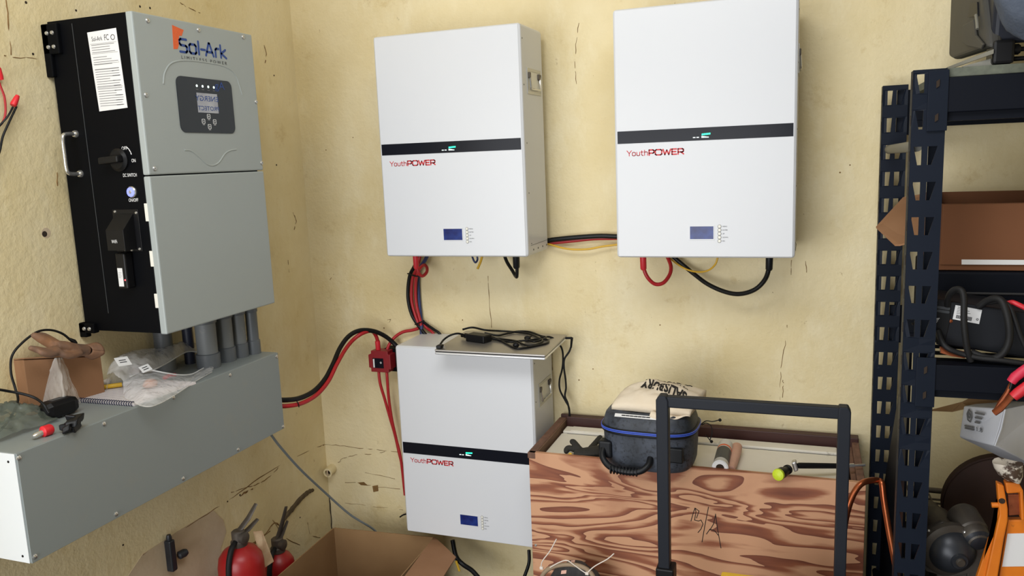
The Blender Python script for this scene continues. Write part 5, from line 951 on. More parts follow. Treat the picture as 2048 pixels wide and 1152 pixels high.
def bag_text(s, u0, u1, v0, v1, name, bold=0):
    F0 = Frame((0, 0, 0), (1, 0, 0), (0, 1, 0)); m_ = text(None, s, F0, 0, 0, 1, 1, None, None, t=0, bold=bold)
    P = []
    for x, y, z in m_.v:
        u = u1 + (u0-u1)*x + (y-.5)*.03; v = v0 + (v1-v0)*y + .22*(x-.5)  # turned to be read from the wall side
        q = bagtop(u, 1-v if False else v); P.append(q + Vector((0, -.0006, .0016)))
    mb_ = MB(); mb_.add(P, m_.f); mb_.build(name, M['canvas_print'], cb, recalc=False)
bag_text('SALISBURY', .26, .88, .60, .30, 'bag_lettering', bold=.035)
bag_text('by Honeywell', .40, .84, .80, .68, 'bag_lettering', bold=.02)
for pl_ in ([(.52,.92),(.55,.88),(.58,.93),(.61,.88)], [(.64,.90),(.67,.93),(.70,.89)], [(.74,.93),(.78,.88),(.80,.93),(.84,.90)]):
    MB().tube([bagtop(q.x, q.y) + Vector((0, 0, .0008)) for q in smooth_path([(a, b, 0) for a, b in pl_], 4)], .0016, 5).build('bag_mark', M['canvas_print'], cb)
MB().tube(smooth_path([kp(.020, -.082, .170), kp(.040, -.086, .166), kp(.058, -.082, .172)], 5), [.012]*11, 10).build('rolled_edge', M['canvas'], cb, smooth=True)
def fold(u, v): return kp(.045 + u*.085, -.088 + v*.05 + .01*u, .160 + .022*v + .010*u + .004*math.sin(u*9) )
MB().grid(fold, 14, 6).build('open_flap', M['canvas'], cb, smooth='all', solid=.002)
# drawcord with two cord ends
dcs = tag(cable('drawcord', [(1.4956, -0.2000, 0.7874), (1.5136, -0.2000, 0.8016), (1.5331, -0.2000, 0.8015), (1.5525, -0.2000, 0.8078)], .0016, M['cable']), 'thin black drawcord with round ends trailing from the black case', 'cord')
MB().tube(smooth_path([(1.5016, -0.2000, 0.7879), (1.5136, -0.2000, 0.7952), (1.5286, -0.2000, 0.7868), (1.5316, -0.2000, 0.7646), (1.5256, -0.2000, 0.7417)], 5), .0015, 6).build('cord_loop', M['cable'], dcs, smooth=True)
MB().tube(smooth_path([(1.5136, -0.2000, 0.7567), (1.5226, -0.2000, 0.7446), (1.5301, -0.2000, 0.7356)], 5), .0015, 6).build('cord_loop', M['cable'], dcs, smooth=True)
for q in [(1.5554, -0.2000, 0.8080), (1.5301, -0.2000, 0.7372)]: MB().ball(q, .005, 10, 7).build('cord_end', M['black'], dcs, smooth='all')
# black knit glove lying in the crate
def gz(px, py): return Vector((px, py, 0))
G_ = MB()
pm = [(1.2100, -0.2296, 0.7000), (1.1893, -0.2774, 0.7040), (1.1531, -0.3051, 0.7060), (1.1244, -0.3069, 0.7040)]
G_.tube(smooth_path(pm, 4), [.024, .026, .028, .028, .029, .029, .029, .028, .026, .025, .024, .022, .020], 12, flat=.5)
for pts, r in (([(1.1622, -0.2661, 0.7040), (1.1668, -0.2197, 0.7060), (1.1702, -0.1865, 0.7080), (1.1714, -0.1570, 0.7080)], .0095), ([(1.2006, -0.2575, 0.7060), (1.2095, -0.2334, 0.7080), (1.2166, -0.2084, 0.7080), (1.2250, -0.1875, 0.7080)], .009),
               ([(1.1396, -0.3025, 0.7120), (1.1202, -0.2785, 0.7180), (1.1037, -0.2546, 0.7180), (1.0985, -0.2597, 0.7160)], .0105), ([(1.1201, -0.2910, 0.7060), (1.1045, -0.2932, 0.7120), (1.0947, -0.2937, 0.7080), (1.0968, -0.3128, 0.7020)], .0095),
               ([(1.2062, -0.2811, 0.7020), (1.2238, -0.2678, 0.7020), (1.2398, -0.2540, 0.7000)], .009)):
    n_ = (len(pts)-1)*4+1; G_.tube(smooth_path(pts, 4), [r]*(n_-2)+[r*.85, r*.5], 10)
kg = G_.build('knit_glove', M['knit'], None, 'black knit work glove lying in the crate beside the black case', 'glove', remesh=.003)
MB().tube([(1.1080, -0.3293, 0.7010), (1.1154, -0.3207, 0.7050)], .006, 8, flat=.5).build('yellow_cuff_edge', M['yellow'], kg, smooth=True)
# spray can and pink tube
can = thing('aerosol_can', (1.5678, -0.2339, 0.6860), 'white aerosol can with dark label lying in the crate', 'can')
a, b = Vector((1.5685, -0.3314, 0.7065)), Vector((1.5683, -0.1427, 0.7120)); ax = (b-a); L1 = ax.length
MB().lathe(a, ax, [(.020, .004), (.0235, .002), (.0235, .010), (.022, .012), (.022, L1-.012), (.019, L1-.004), (.012, L1)], 26).build('can_body', M['label'], can, smooth=True)
MB().lathe(a + ax.normalized()*.030, ax, [(.0222, 0), (.0223, .001), (.0223, L1*.46), (.0222, L1*.47)], 26).build('dark_label', M['dark_gray'], can, smooth=True)
MB().lathe(a + ax.normalized()*(L1*.66), ax, [(.0222, 0), (.0223, .0005), (.0223, .010), (.0222, .0105)], 26).build('printed_band', M['orange_print'], can, smooth=True)
MB().ring([a + (ax.orthogonal().normalized()*math.cos(t) + ax.normalized().cross(ax.orthogonal().normalized())*math.sin(t))*.021 for t in [i*math.pi/10 for i in range(20)]], [a + (ax.orthogonal().normalized()*math.cos(t) + ax.normalized().cross(ax.orthogonal().normalized())*math.sin(t))*.012 for t in [i*math.pi/10 for i in range(20)]], ax.normalized()*.004).build('base_rim', M['label'], can)
MB().lathe(a + ax.normalized()*.003, ax, [(.012, 0), (.012, .002)], 20).build('base_dish', M['hole'], can)
fs_ = Frame(a + ax*.42 + Vector((.002, -.0170, .0150)), (1, .25, 0), ax)
plate(fs_, rect(0, 0, .008, .010), .0012).build('price_sticker', M['pot_pink'], can)
tb = thing('pink_tube', (1.6018, -0.2201, 0.6840), 'pale pink squeeze tube lying against the aerosol can', 'tube')
a, b = Vector((1.5991, -0.3097, 0.6980)), Vector((1.6005, -0.1298, 0.7020)); ax = b-a
MB().tube([a, a+ax*.1, a+ax*.5, a+ax*.85, b], [.011, .013, .0155, .017, .016], 14, flat=.85).build('tube_body', M['pot_pink'], tb, smooth=True)
# flashlight-ended rod with lime cap
rod = thing('telescopic_torch', (1.7879, -0.3314, 0.7075), 'black telescopic torch with lime head lying across the crate rim', 'torch')
a = Vector((1.7310, -0.4050, 0.7310)); b = Vector((1.7597, -0.3350, 0.7254))
ax = (b-a).normalized()
MB().lathe(a, ax, [(.0150, 0), (.0155, .006), (.0155, .030), (.012, .040), (.011, .058), (.0135, .060), (.0135, .066), (.010, .070)], 20).build('head', M['black'], rod, smooth=True)
MB().lathe(a - ax*.001, ax, [(.001, -.005), (.010, -.004), (.0160, 0), (.0170, .004), (.0165, .008)], 20).build('lime_cap', M['lime'], rod, smooth=True)
j = Vector((1.7741, -0.3180, 0.7291))
MB().obox(j, (.006, 0, .003), (0, .012, 0), (-.004, 0, .014)).build('swivel_joint', M['steel'], rod, bevel=.004)
e1_, e2_ = Vector((1.9078, -0.2600, 0.7183)), Vector((1.9613, -0.2400, 0.7188))
MB().tube([j + Vector((.006, 0, .0)), j.lerp(e1_, .08), j.lerp(e1_, .3), e1_], [.006, .0085, .0085, .0075], 12).build('shaft', M['black'], rod, smooth=True)
MB().tube([e1_, e1_.lerp(e2_, .45), e1_.lerp(e2_, .46), e2_], [.0062, .0062, .0035, .0035], 12).build('metal_tip', M['chrome'], rod, smooth=True)
# ---------------------------------------------------------------- trolley with its push handle in front of the crate
ty = -.60
tl = thing('platform_trolley', (1.66, ty+.04, 0), 'dark graphite trolley push handle standing before the crate', 'trolley')
xl0, xl1 = 1.4370, 1.4630; xr0, xr1 = 1.8730, 1.8990; zt = .9990
MB().prism([(xl0-.006+.004, ty-.012, .44), (xl1+.002, ty-.012, .44), (xl1+.002, ty-.012, zt-.014), (xl1-.004, ty-.012, zt), (xl0+.004, ty-.012, zt), (xl0-.004, ty-.012, zt-.012)], (0, .034, 0)).build('upright', M['cart'], tl, bevel=.003)
MB().prism([(xr0-.001, ty-.012, .44), (xr1, ty-.012, .44), (xr1+.002, ty-.012, zt-.012), (xr1-.004, ty-.012, zt), (xr0+.001, ty-.012, zt), (xr0-.001, ty-.012, zt-.014)], (0, .034, 0)).build('upright', M['cart'], tl, bevel=.003)
MB().box((xl1-.004, ty-.008, zt-.032), (xr0+.004, ty+.020, zt-.003)).build('crossbar', M['cart'], tl, bevel=.004)
for x0, x1 in ((xl0-.008, xl1+.014), (xr0-.008, xr1+.014)):
    MB().box((x0, ty-.020, .12), (x1, ty+.034, .522)).build('socket', M['black'], tl, bevel=.004)
MB().box((1.36, ty-.36, .14), (1.96, ty+.036, .17)).build('deck', M['cart'], tl, bevel=.004)
for x in (1.40, 1.92):
    for y in (ty, ty-.28):
        MB().lathe((x-.015, y, .05), (1, 0, 0), [(.046, 0), (.05, .004), (.05, .026), (.046, .03)], 20).build('wheel', M['black_soft'], tl, smooth=True)
        MB().box((x-.022, y-.014, .05), (x+.022, y+.014, .14)).build('caster_fork', M['steel'], tl)
# charger-like worn gray unit with white cable ties, in front of the crate
wu = thing('strapped_motor', (1.09, -.50, 0), 'dusty dark gray ribbed unit tied with white cable ties, before crate', 'motor')
cA = Vector((1.1664, -0.5000, 0.4003))
zb_ = cA.z
def wl_(r, z): return [(cA.x + r*1.15*math.cos(t) + .010*(z-zb_), -.475 + r*.8*math.sin(t), z) for t in [i*2*math.pi/32 for i in range(32)]]
prof = [(.052, 0.0), (.060, .25)]
R_ = .072
L_ = [wl_(R_*.96, .002), wl_(R_, zb_*.5)]
for k in range(9):
    zz = zb_ - .03 + k*.005; rr = R_*(1 - .035*k if k < 6 else .79-.09*(k-5)); L_ += [wl_(rr, zz), wl_(rr*.97, zz+.002)]
L_ += [wl_(R_*.35, zb_+.024), wl_(.002, zb_+.026)]
MB().loft(L_).build('ribbed_body', M['wheel_gray'], wu, smooth=True)
cable('tan_hose', [(1.0736, -0.5400, 0.3917), (1.0949, -0.5450, 0.4260), (1.1260, -0.5450, 0.4463), (1.1701, -0.5500, 0.4599), (1.2071, -0.5500, 0.4576), (1.2318, -0.5500, 0.4428), (1.2458, -0.5500, 0.4157)], .0065, M['rope'], wu)
tb_ = MB()
for p_ in ([(1.1318, -0.5500, 0.5332), (1.1109, -0.5500, 0.4933), (1.0869, -0.5500, 0.4588), (1.0815, -0.5500, 0.4377)], [(1.1098, -0.5520, 0.4429), (1.1390, -0.5560, 0.4647), (1.1639, -0.5580, 0.4755), (1.1844, -0.5580, 0.4646), (1.2041, -0.5560, 0.4511), (1.2216, -0.5560, 0.4414)], [(1.2247, -0.5560, 0.4480), (1.2441, -0.5500, 0.4661), (1.2809, -0.5500, 0.4927), (1.3000, -0.5500, 0.5120)]):
    wu_t = MB().tube(smooth_path(p_, 5), .0016, 6).build('white_tie', M['tie'], wu, smooth=True)
for q in [(1.0830, -0.5500, 0.4363), (1.2222, -0.5580, 0.4441)]: MB().obox(q, (.005, 0, 0), (0, .003, 0), (0, 0, .004)).build('tie_head', M['tie'], wu, bevel=.001)
Fw = Frame((1.1414, -0.5480, 0.4251), (1, 0, .25), (0.1, .35, 1))
plate(Fw, rect(0, 0, .016, .010), .001).build('worn_sticker', M['pot_pink'], wu); plate(Fw, rect(.026, .022, .038, .036), .001).build('worn_sticker', M['pot_pink'], wu)
# yellow tote edge at the bottom of the view
yb = thing('yellow_case', (1.59, -.80, .17), 'bright yellow plastic case on the trolley, at bottom edge of view', 'case')
q = Vector((1.6065, -0.6800, 0.5742)); q2 = Vector((1.7171, -0.6800, 0.5760))
MB().box((q.x, -.90, .1705), (q.x+.22, -.68, q.z)).build('case_shell', M['yellow'], yb, bevel=.006)
MB().box((q.x+.012, -.89, q.z-.012), (q.x+.20, -.69, q.z+.0015)).build('lid_rib', M['yellow'], yb, bevel=.003)
# copper tube bent over the rack's foot
cpn = [(1.8970, -0.5000, 0.4678), (1.8949, -0.5000, 0.5070), (1.8952, -0.5000, 0.5938), (1.9017, -0.5000, 0.6707), (1.9163, -0.4900, 0.7268), (1.9361, -0.4800, 0.7575), (1.9609, -0.4600, 0.7615), (1.9803, -0.4400, 0.7554), (1.9880, -0.4500, 0.7507), (1.9931, -0.4600, 0.7117), (2.0051, -0.4700, 0.6409), (2.0181, -0.4800, 0.5732), (2.0298, -0.4900, 0.5110), (2.0358, -0.4900, 0.4702)]
A0, A1 = Vector(cpn[0]), Vector(cpn[-1])
pts = [(A0.x, A0.y, .008), (A0.x, A0.y, A0.z*.5)] + cpn + [(A1.x, A1.y, A1.z*.5), (A1.x, A1.y, .008)]
tag(cable('copper_tube', pts, .0080, M['copper']), 'bent copper tube looped beside the dark steel rack front post', 'pipe')

# ---------------------------------------------------------------- steel rack at the right
def perforated(x0, x1, z0, z1, y, per, first, hl, hr, hh):
    # plate with paired tapering slots; hl / hr: (left-top, right-top, left-bottom, right-bottom) as fractions of the width
    mb = MB(); xm = (x0+x1)/2; w_ = x1-x0
    def q(*pts): mb.add([(a, y, b) for a, b in pts], [tuple(range(len(pts)))])
    z = z1; k = 0
    while z > z0 + 1e-6:
        top = first - k*per; bot = top - hh
        if bot < z0: q((x0, z0), (x1, z0), (x1, z), (x0, z)); break
        if top < z: q((x0, top), (x1, top), (x1, z), (x0, z))
        for (cl, cr_), h in (((x0, xm), hl), ((xm, x1), hr)):
            lt, rt, lb, rb = [x0 + f*w_ for f in h]; e = hh*.06
            T0, T1, B0, B1 = (lt, top-e), (rt, top-e), (lb, bot+e), (rb, bot+e)
            q((cl, top), (cr_, top), T1, T0); q((cr_, top), (cr_, bot), B1, T1); q((cr_, bot), (cl, bot), B0, B1); q((cl, bot), (cl, top), T0, B0)
        z = bot; k += 1
    return mb
rack = thing('storage_rack', (2.45, -.34, 0), 'dark navy slotted steel storage rack against the back wall', 'rack')
HL, HR = (.10, .34, .22, .34), (.52, .80, .52, .64)
def post(x0, x1, y, z1, out, first, hl, hr):
    p = perforated(x0, x1, 0, z1, y, .0762, first, hl, hr, .045)
    b = bmesh.new(); me = bpy.data.meshes.new('p'); me.from_pydata(p.v, [], p.f); b.from_mesh(me); bmesh.ops.remove_doubles(b, verts=b.verts, dist=1e-5)
    vs = [tuple(v.co) for v in b.verts]; b.verts.index_update(); fs = [tuple(v.index for v in f.verts) for f in b.faces]; b.free(); bpy.data.meshes.remove(me)
    mb = MB(); mb.add(vs, fs); mb.add([(a, y+.0022, c) for a, _, c in vs], fs)
    o = mb.build('upright', M['navy'], rack, solid=.0024)
    fl = MB()
    for xx, sg in ((x0, 1), (x1, -1)):
        lip = .026 if sg < 0 and y < -.3 else .012
        fl.prism([(xx, y-.001, 0), (xx, y+.040, 0), (xx+sg*lip, y+.040, 0), (xx+sg*lip, y+.0375, 0), (xx+sg*.0025, y+.0375, 0), (xx+sg*.0025, y-.001, 0)], (0, 0, z1))
    f = fl.build('flange', M['navy'], o, bevel=.001)
    if x0 < 2.5:
        for k in range(15):
            z = first - .012 - k*.0762
            MB().box((x0-.0006, y+.010, z-.022), (x0+.001, y+.016, z)).build('side_slot', M['hole'], o)
    return o
post(2.0010, 2.0665, -.662, 1.772, -1, 1.7655, HL, HR)
post(1.9900, 2.0560, -.050, 1.782, -1, 1.7700, (.20, .40, .20, .36), (.56, .86, .56, .72))
post(2.93, 2.995, -.662, 1.772, -1, 1.7655, HL, HR)
post(2.93, 2.995, -.050, 1.782, -1, 1.7700, HL, HR)
def beam(zb, zt, yf, label_lip=True):
    s_ = 1 if yf < -.3 else -1
    o = MB().box((2.0675, yf-.004*s_, zb+.018), (2.935, yf+.034*s_, zt)).build('beam', M['navy_dark'], rack, bevel=.002)
    MB().box((2.0675, yf+.010*s_, zb), (2.935, yf+.034*s_, zb+.018)).build('beam_step', M['navy_dark'], o)
    MB().box((2.030, yf-.008*s_, zb-.020), (2.0690, yf-.003*s_, zt+.016)).build('end_plate', M['navy'], o, bevel=.001)
    rv = MB()
    for z in (zt-.012, zb+.008): rv.obox((2.048, yf-.0095*s_, z), (.003, 0, .002), (0, .002, 0), (0, 0, .007))
    rv.build('hook_slot', M['hole'], o)
    return o
beam(1.662, 1.7525, -.662); beam(1.662, 1.7525, -.030)
beam(1.0508, 1.1287, -.662); beam(1.0508, 1.1287, -.030)
beam(.395, .468, -.662); beam(.395, .468, -.030)
for z in (1.595,):
    a, b = Vector((2.0078, -0.0480, 1.6028)), Vector((2.0144, -0.6400, 1.6120))
    MB().cyl((2.012, -.048, a[2]), (2.016, -.640, b[2]), .0125, seg=16).build('tie_bar', M['galv'], rack, smooth=True)
for z in (.30,): MB().cyl((2.015, -.045, z), (2.020, -.640, z), .010, seg=14).build('tie_bar', M['navy_dark'], rack, smooth=True)
MB().box((2.0695, -.655, 1.7535), (2.98, -.03, 1.7725)).build('top_board', M['osb'], rack, bevel=.001)
for k in range(9):
    y = -.612 + k*.066
    MB().box((2.07, y-.015, 1.1265), (2.93, y+.015, 1.1287)).build('deck_slat', M['navy_dark'], rack)
MB().box((2.07, -.625, .455), (2.93, -.065, .468)).build('bottom_shelf', M['navy_dark'], rack)
# black sheet leaning inside the rack's end
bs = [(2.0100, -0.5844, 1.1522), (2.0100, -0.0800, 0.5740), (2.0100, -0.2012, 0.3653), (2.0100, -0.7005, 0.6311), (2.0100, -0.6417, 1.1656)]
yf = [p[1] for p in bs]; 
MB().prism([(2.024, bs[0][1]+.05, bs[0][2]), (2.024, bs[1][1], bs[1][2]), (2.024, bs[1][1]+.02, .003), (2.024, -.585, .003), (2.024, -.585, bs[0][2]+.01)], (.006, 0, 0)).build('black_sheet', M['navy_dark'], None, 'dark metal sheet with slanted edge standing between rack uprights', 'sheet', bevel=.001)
# ------------------------------------------ top shelf: flood lamp casting and cloth
lm = thing('flood_lamp', (2.30, -.40, 1.7725), 'big dark floodlight on tilted stand atop the steel rack', 'lamp')
SX = 2.140
sd = [(2.1400, -0.1352, 1.9798), (2.1400, -0.1428, 1.8407), (2.1400, -0.2181, 1.8269), (2.1400, -0.6514, 1.8079), (2.1400, -0.6258, 1.8474), (2.1400, -0.5765, 1.9159), (2.1400, -0.5480, 1.9828), (2.1400, -0.1353, 2.0629)]
MB().prism(sd, (.030, 0, 0)).build('side_housing', M['lamp_dark'], lm, bevel=.010, seg=3)
yb_ = sd[3][1]
MB().hexa([(2.150, yb_+.02, 1.815), (2.75, yb_+.02, 1.815), (2.75, -.18, 1.88), (2.15, -.18, 1.88), (2.150, yb_-.035, 2.16), (2.75, yb_-.035, 2.16), (2.75, -.18, 2.16), (2.15, -.18, 2.16)]).build('body', M['plastic_navy'], lm, bevel=.012, seg=3)
rc_ = [(2.1395, -0.3736, 1.8916), (2.1395, -0.5101, 1.8861), (2.1395, -0.5489, 1.8468), (2.1395, -0.6364, 1.8177), (2.1395, -0.6180, 1.8096), (2.1395, -0.4401, 1.8357), (2.1395, -0.3780, 1.8519)]
MB().prism(rc_, (-.006, 0, 0)).build('side_boss', M['lamp_dark'], lm, bevel=.003)
MB().prism([(2.1392, -0.4468, 1.9304), (2.1392, -0.5312, 1.9191), (2.1392, -0.5453, 1.8874), (2.1392, -0.4236, 1.9028)], (-.003, 0, 0)).build('hinge_recess', M['black'], lm)
MB().tube([(2.1340, -0.5410, 1.8906), (2.1340, -0.5568, 1.8737), (2.1340, -0.5667, 1.8577)], .0035, 8).build('catch', M['galv'], lm, smooth=True)
fa = [(2.0793, -0.6000, 1.7796), (2.1397, -0.6600, 1.8000), (2.1484, -0.6600, 1.7902), (2.1003, -0.6200, 1.7773)]
MB().hexa([(2.075, -.60, 1.773), (2.150, -.66, 1.795), (2.150, -.64, 1.795), (2.075, -.57, 1.773), (2.075, -.60, 1.779), (2.150, -.66, 1.804), (2.150, -.64, 1.804), (2.075, -.57, 1.779)]).build('stand_foot', M['galv'], lm)
MB().hexa([(2.100, -.63, 1.773), (2.185, -.64, 1.773), (2.185, -.62, 1.773), (2.100, -.60, 1.773), (2.100, -.63, 1.776), (2.185, -.64, 1.795), (2.185, -.62, 1.795), (2.100, -.60, 1.776)]).build('stand_foot', M['galv'], lm)
MB().box((2.150, -.655, 1.7735), (2.190, -.58, 1.822)).build('stand_hinge', M['black'], lm, bevel=.006)
for z in (1.803, 1.784): MB().cyl((2.175, -.625, z), (2.62, -.62, z+.004), .0048, seg=10).build('stand_rod', M['black'], lm, smooth=True)
MB().lathe((2.186, -.63, 1.803), (1, 0, 0), [(.010, 0), (.011, .003), (.011, .014), (.008, .018)], 14).build('clamp_knob', M['black'], lm, smooth=True)
cc = Vector((2.2245, -0.7520, 1.9137)); fb = MB().ball(cc, (.098, .075, .112), 30, 20)
fb.v = [tuple(Vector(v) + (Vector(v)-cc).normalized()*(.010*noise.noise(Vector(v)*22) + .004*noise.noise(Vector(v)*60))) for v in fb.v]
fb.build('shelf_cloth', M['cloth'], None, 'gray blue fleece cloth bunched on floodlight at top right', 'cloth', smooth='all')
# ------------------------------------------ middle shelf
bk = thing('storage_case', (2.45, -.27, 1.1287), 'long black storage case under the orange brown carton', 'case')
cBL = (2.0991, -0.4200, 1.3072); zc = cBL[2]
MB().box((2.085, -.43, 1.1295), (2.86, -.10, zc-.002)).build('case_shell', M['navy_dark'], bk, bevel=.006)
MB().box((2.084, -.4335, zc-.058), (2.862, -.098, zc-.052)).build('case_rim', M['gasket'], bk, bevel=.002)
oc = thing('open_carton', (2.45, -.25, zc), 'orange brown cardboard carton with open flaps on rack middle shelf', 'box')
x0 = cBL[0]; zt_ = (2.0992, -0.4200, 1.4694)[2]
MB().box((x0, -.420, zc), (2.78, -.416, zt_)).build('front_panel', M['card_or'], oc, bevel=.001)
MB().box((x0+.004, -.4245, zc+.013), (2.776, -.4205, zt_-.001)).build('front_flap', M['card_or'], oc, bevel=.004)
MB().box((x0, -.416, zc), (x0+.004, -.11, zt_)).build('side_panel', M['card_or'], oc)
MB().box((x0, -.114, zc), (2.78, -.110, zt_+.012)).build('back_panel', M['card_or'], oc)
MB().box((2.776, -.416, zc), (2.78, -.114, zt_)).build('side_panel', M['card_or'], oc)
MB().box((x0, -.416, zc), (2.78, -.114, zc+.004)).build('bottom_panel', M['card_or'], oc)
MB().prism([(2.0997, -0.4150, 1.3932), (2.0133, -0.4100, 1.3656), (2.0029, -0.4000, 1.3644), (1.9683, -0.2600, 1.3970), (2.0435, -0.1400, 1.4673), (2.1399, -0.1200, 1.4820)], (.0, .002, .0035)).build('side_flap', M['card'], oc)
plate(Frame((0, -.4246, 0), (1, 0, 0), (0, 0, 1)), [(p[0], p[2]) for p in [(2.1490, -0.4246, 1.3219), (2.4326, -0.4246, 1.3229), (2.4319, -0.4246, 1.3334), (2.1485, -0.4246, 1.3342)]], .0012).build('tape_strip', M['label'], oc)
# battery charger lying tilted with its thick leads
cg = thing('battery_charger', (2.1650, -0.5500, 1.1389), 'black battery charger with white label and thick leads on rack', 'charger')
c4 = [Vector(q) for q in [(2.0767, -0.6000, 1.1611), (2.2739, -0.6000, 1.1342), (2.2682, -0.6000, 1.2369), (2.0705, -0.6000, 1.2660)]]
bkv = Vector((.02, .140, .0)); 
MB().hexa([c4[0], c4[1], c4[1]+bkv, c4[0]+bkv, c4[3], c4[2], c4[2]+bkv, c4[3]+bkv]).build('charger_body', M['charger'], cg, bevel=.004)
FG = Frame(c4[3], c4[2]-c4[3], Vector((0, 0, 1)) - (c4[2]-c4[3]).normalized()*((c4[2]-c4[3]).normalized().z)); 
if FG.n.y > 0: FG.n = -FG.n
def gpx(L_): return [((Vector(p)-FG.o).dot(FG.r), (Vector(p)-FG.o).dot(FG.u)) for p in L_]
ep = plate(FG, gpx([(2.0767, -0.6000, 1.1611), (2.0932, -0.6000, 1.1571), (2.1029, -0.6000, 1.2182), (2.1032, -0.6000, 1.2587), (2.0706, -0.6000, 1.2637)]), .003).build('end_panel', M['black'], cg, bevel=.001)
vg = MB()
for k in range(9): vg.prism([FG(.001 + .0012*k, -.044 - .0033*(8-k)), FG(.0075 + .0012*k, -.0425 - .0033*(8-k)), FG(.0075 + .0012*k, -.0412 - .0033*(8-k)), FG(.001 + .0012*k, -.0427 - .0033*(8-k))], FG.n*.0036)
vg.build('vent', M['label'], cg)
strokes(FG, [gpx([(2.0773, -0.6000, 1.2476), (2.0987, -0.6000, 1.2447)]), gpx([(2.0777, -0.6000, 1.2395), (2.0980, -0.6000, 1.2366)])], .006, .0033).build('display_window', M['dark_gray'], cg)
lq = gpx([(2.1078, -0.6000, 1.2206), (2.1612, -0.6000, 1.2108), (2.1656, -0.6000, 1.2431), (2.1125, -0.6000, 1.2531)])
lbg = plate(FG, lq, .0008).build('charger_label', M['label'], cg, label='white printed label')
def lt(u, v): return tuple(Vector(lq[0])*(1-u)*(1-v) + Vector(lq[1])*u*(1-v) + Vector(lq[2])*u*v + Vector(lq[3])*(1-u)*v) if len(lq[0]) == 2 else None
pg = MB()
for k in range(5): strokes(FG, [[lt(.1, .9-k*.11), lt(.38, .9-k*.11)]], .0010, .0012, pg)
for k in range(6): strokes(FG, [[lt(.12+k*.035, .12), lt(.12+k*.035, .34)]], .0013, .0012, pg); strokes(FG, [[lt(.48+k*.04, .12), lt(.48+k*.04, .36)]], .0016, .0012, pg)
strokes(FG, [[lt(.48, .60), lt(.60, .60)], [lt(.48, .75), lt(.55, .75)]], .0010, .0012, pg)
pg.build('label_print', M['dark_print'], lbg)
MB().ring([FG(x, y, .0012) for x, y in circle(lt(.90, .3)[0], lt(.90, .3)[1], .0026, 10)], [FG(x, y, .0012) for x, y in circle(lt(.90, .3)[0], lt(.90, .3)[1], .0015, 10)], FG.n*.0004).build('label_emblem', M['dark_print'], lbg)
MB().lathe(FG(*gpx([(2.1040, -0.6000, 1.2159)])[0]), FG.n, [(.0042, 0), (.0040, .002), (.002, .0025)], 12).build('screw', M['copper'], cg, smooth=True)
for p_, r_ in (([(2.0955, -0.6000, 1.2504), (2.0961, -0.6100, 1.2729), (2.1010, -0.6200, 1.2873), (2.1091, -0.6300, 1.2948), (2.1174, -0.6400, 1.2921), (2.1214, -0.6450, 1.2729), (2.1225, -0.6500, 1.2290), (2.1272, -0.6500, 1.1896), (2.1345, -0.6450, 1.1547), (2.1421, -0.6400, 1.1343)], .0068),
               ([(2.1584, -0.6000, 1.2497), (2.1706, -0.6100, 1.2644), (2.1848, -0.6250, 1.2741), (2.1955, -0.6350, 1.2706), (2.2030, -0.6450, 1.2505), (2.2092, -0.6500, 1.2207), (2.2109, -0.6500, 1.1874), (2.2028, -0.6500, 1.1602), (2.1874, -0.6450, 1.1447), (2.1670, -0.6400, 1.1447), (2.1429, -0.6300, 1.1526)], .0078),
               ([(2.1737, -0.6100, 1.2610), (2.1947, -0.6250, 1.2677), (2.2103, -0.6350, 1.2599), (2.2221, -0.6400, 1.2301), (2.2343, -0.6400, 1.1950), (2.2504, -0.6400, 1.1577)], .0050),
               ([(2.0781, -0.6100, 1.1938), (2.0843, -0.6300, 1.1730), (2.0975, -0.6400, 1.1598), (2.1247, -0.6400, 1.1496), (2.1584, -0.6450, 1.1433), (2.1961, -0.6500, 1.1418), (2.2532, -0.6500, 1.1346)], .0062)):
    cable('thick_lead', p_, r_, M['black_soft'], cg)
cable('red_lead', [(2.2114, -0.6100, 1.2608), (2.2197, -0.6200, 1.2651), (2.2312, -0.6250, 1.2608), (2.2533, -0.6300, 1.2490)], .0055, M['red_boot'], cg)
cl = tag(MB().loft([[Vector(q) for q in [(2.0810, -0.6280, 1.1620), (2.0819, -0.6400, 1.1499), (2.0828, -0.6200, 1.1450), (2.0820, -0.6150, 1.1578)]], [Vector(q) for q in [(2.1060, -0.6300, 1.1589), (2.1061, -0.6400, 1.1429), (2.1081, -0.6150, 1.1368), (2.1078, -0.6120, 1.1536)]], [Vector(q) for q in [(2.1311, -0.6300, 1.1532), (2.1301, -0.6400, 1.1395), (2.1333, -0.6150, 1.1345), (2.1342, -0.6120, 1.1478)]]]).build('copper_clamp', M['cop_clamp'], None, smooth=True), 'rusty copper clamp jaw lying on the slats below the charger', 'clamp')
rcl = thing('jumper_clamp', (2.2105, -0.6900, 1.0751), 'red handled jumper clamp with copper jaw hanging over rack beam', 'clamp')
MB().tube([(2.2492, -0.6900, 1.1459), (2.2306, -0.6950, 1.1309), (2.2166, -0.6950, 1.1169), (2.2098, -0.6950, 1.1054)], [.0095, .0105, .0105, .0095], 10).build('red_grip', M['pink'], rcl, smooth=True)
MB().tube([(2.2489, -0.7000, 1.1113), (2.2344, -0.7030, 1.0960), (2.2222, -0.7030, 1.0842), (2.2134, -0.7030, 1.0748)], [.0095, .0115, .0115, .0100], 10).build('red_grip', M['red_boot'], rcl, smooth=True)
MB().tube([(2.2170, -0.7010, 1.0844), (2.2032, -0.7010, 1.0646), (2.1912, -0.7000, 1.0467), (2.1806, -0.6990, 1.0355)], [.0105, .0115, .0125, .0110], 10, flat=.55).build('copper_jaw', M['cop_clamp'], rcl, smooth=True)
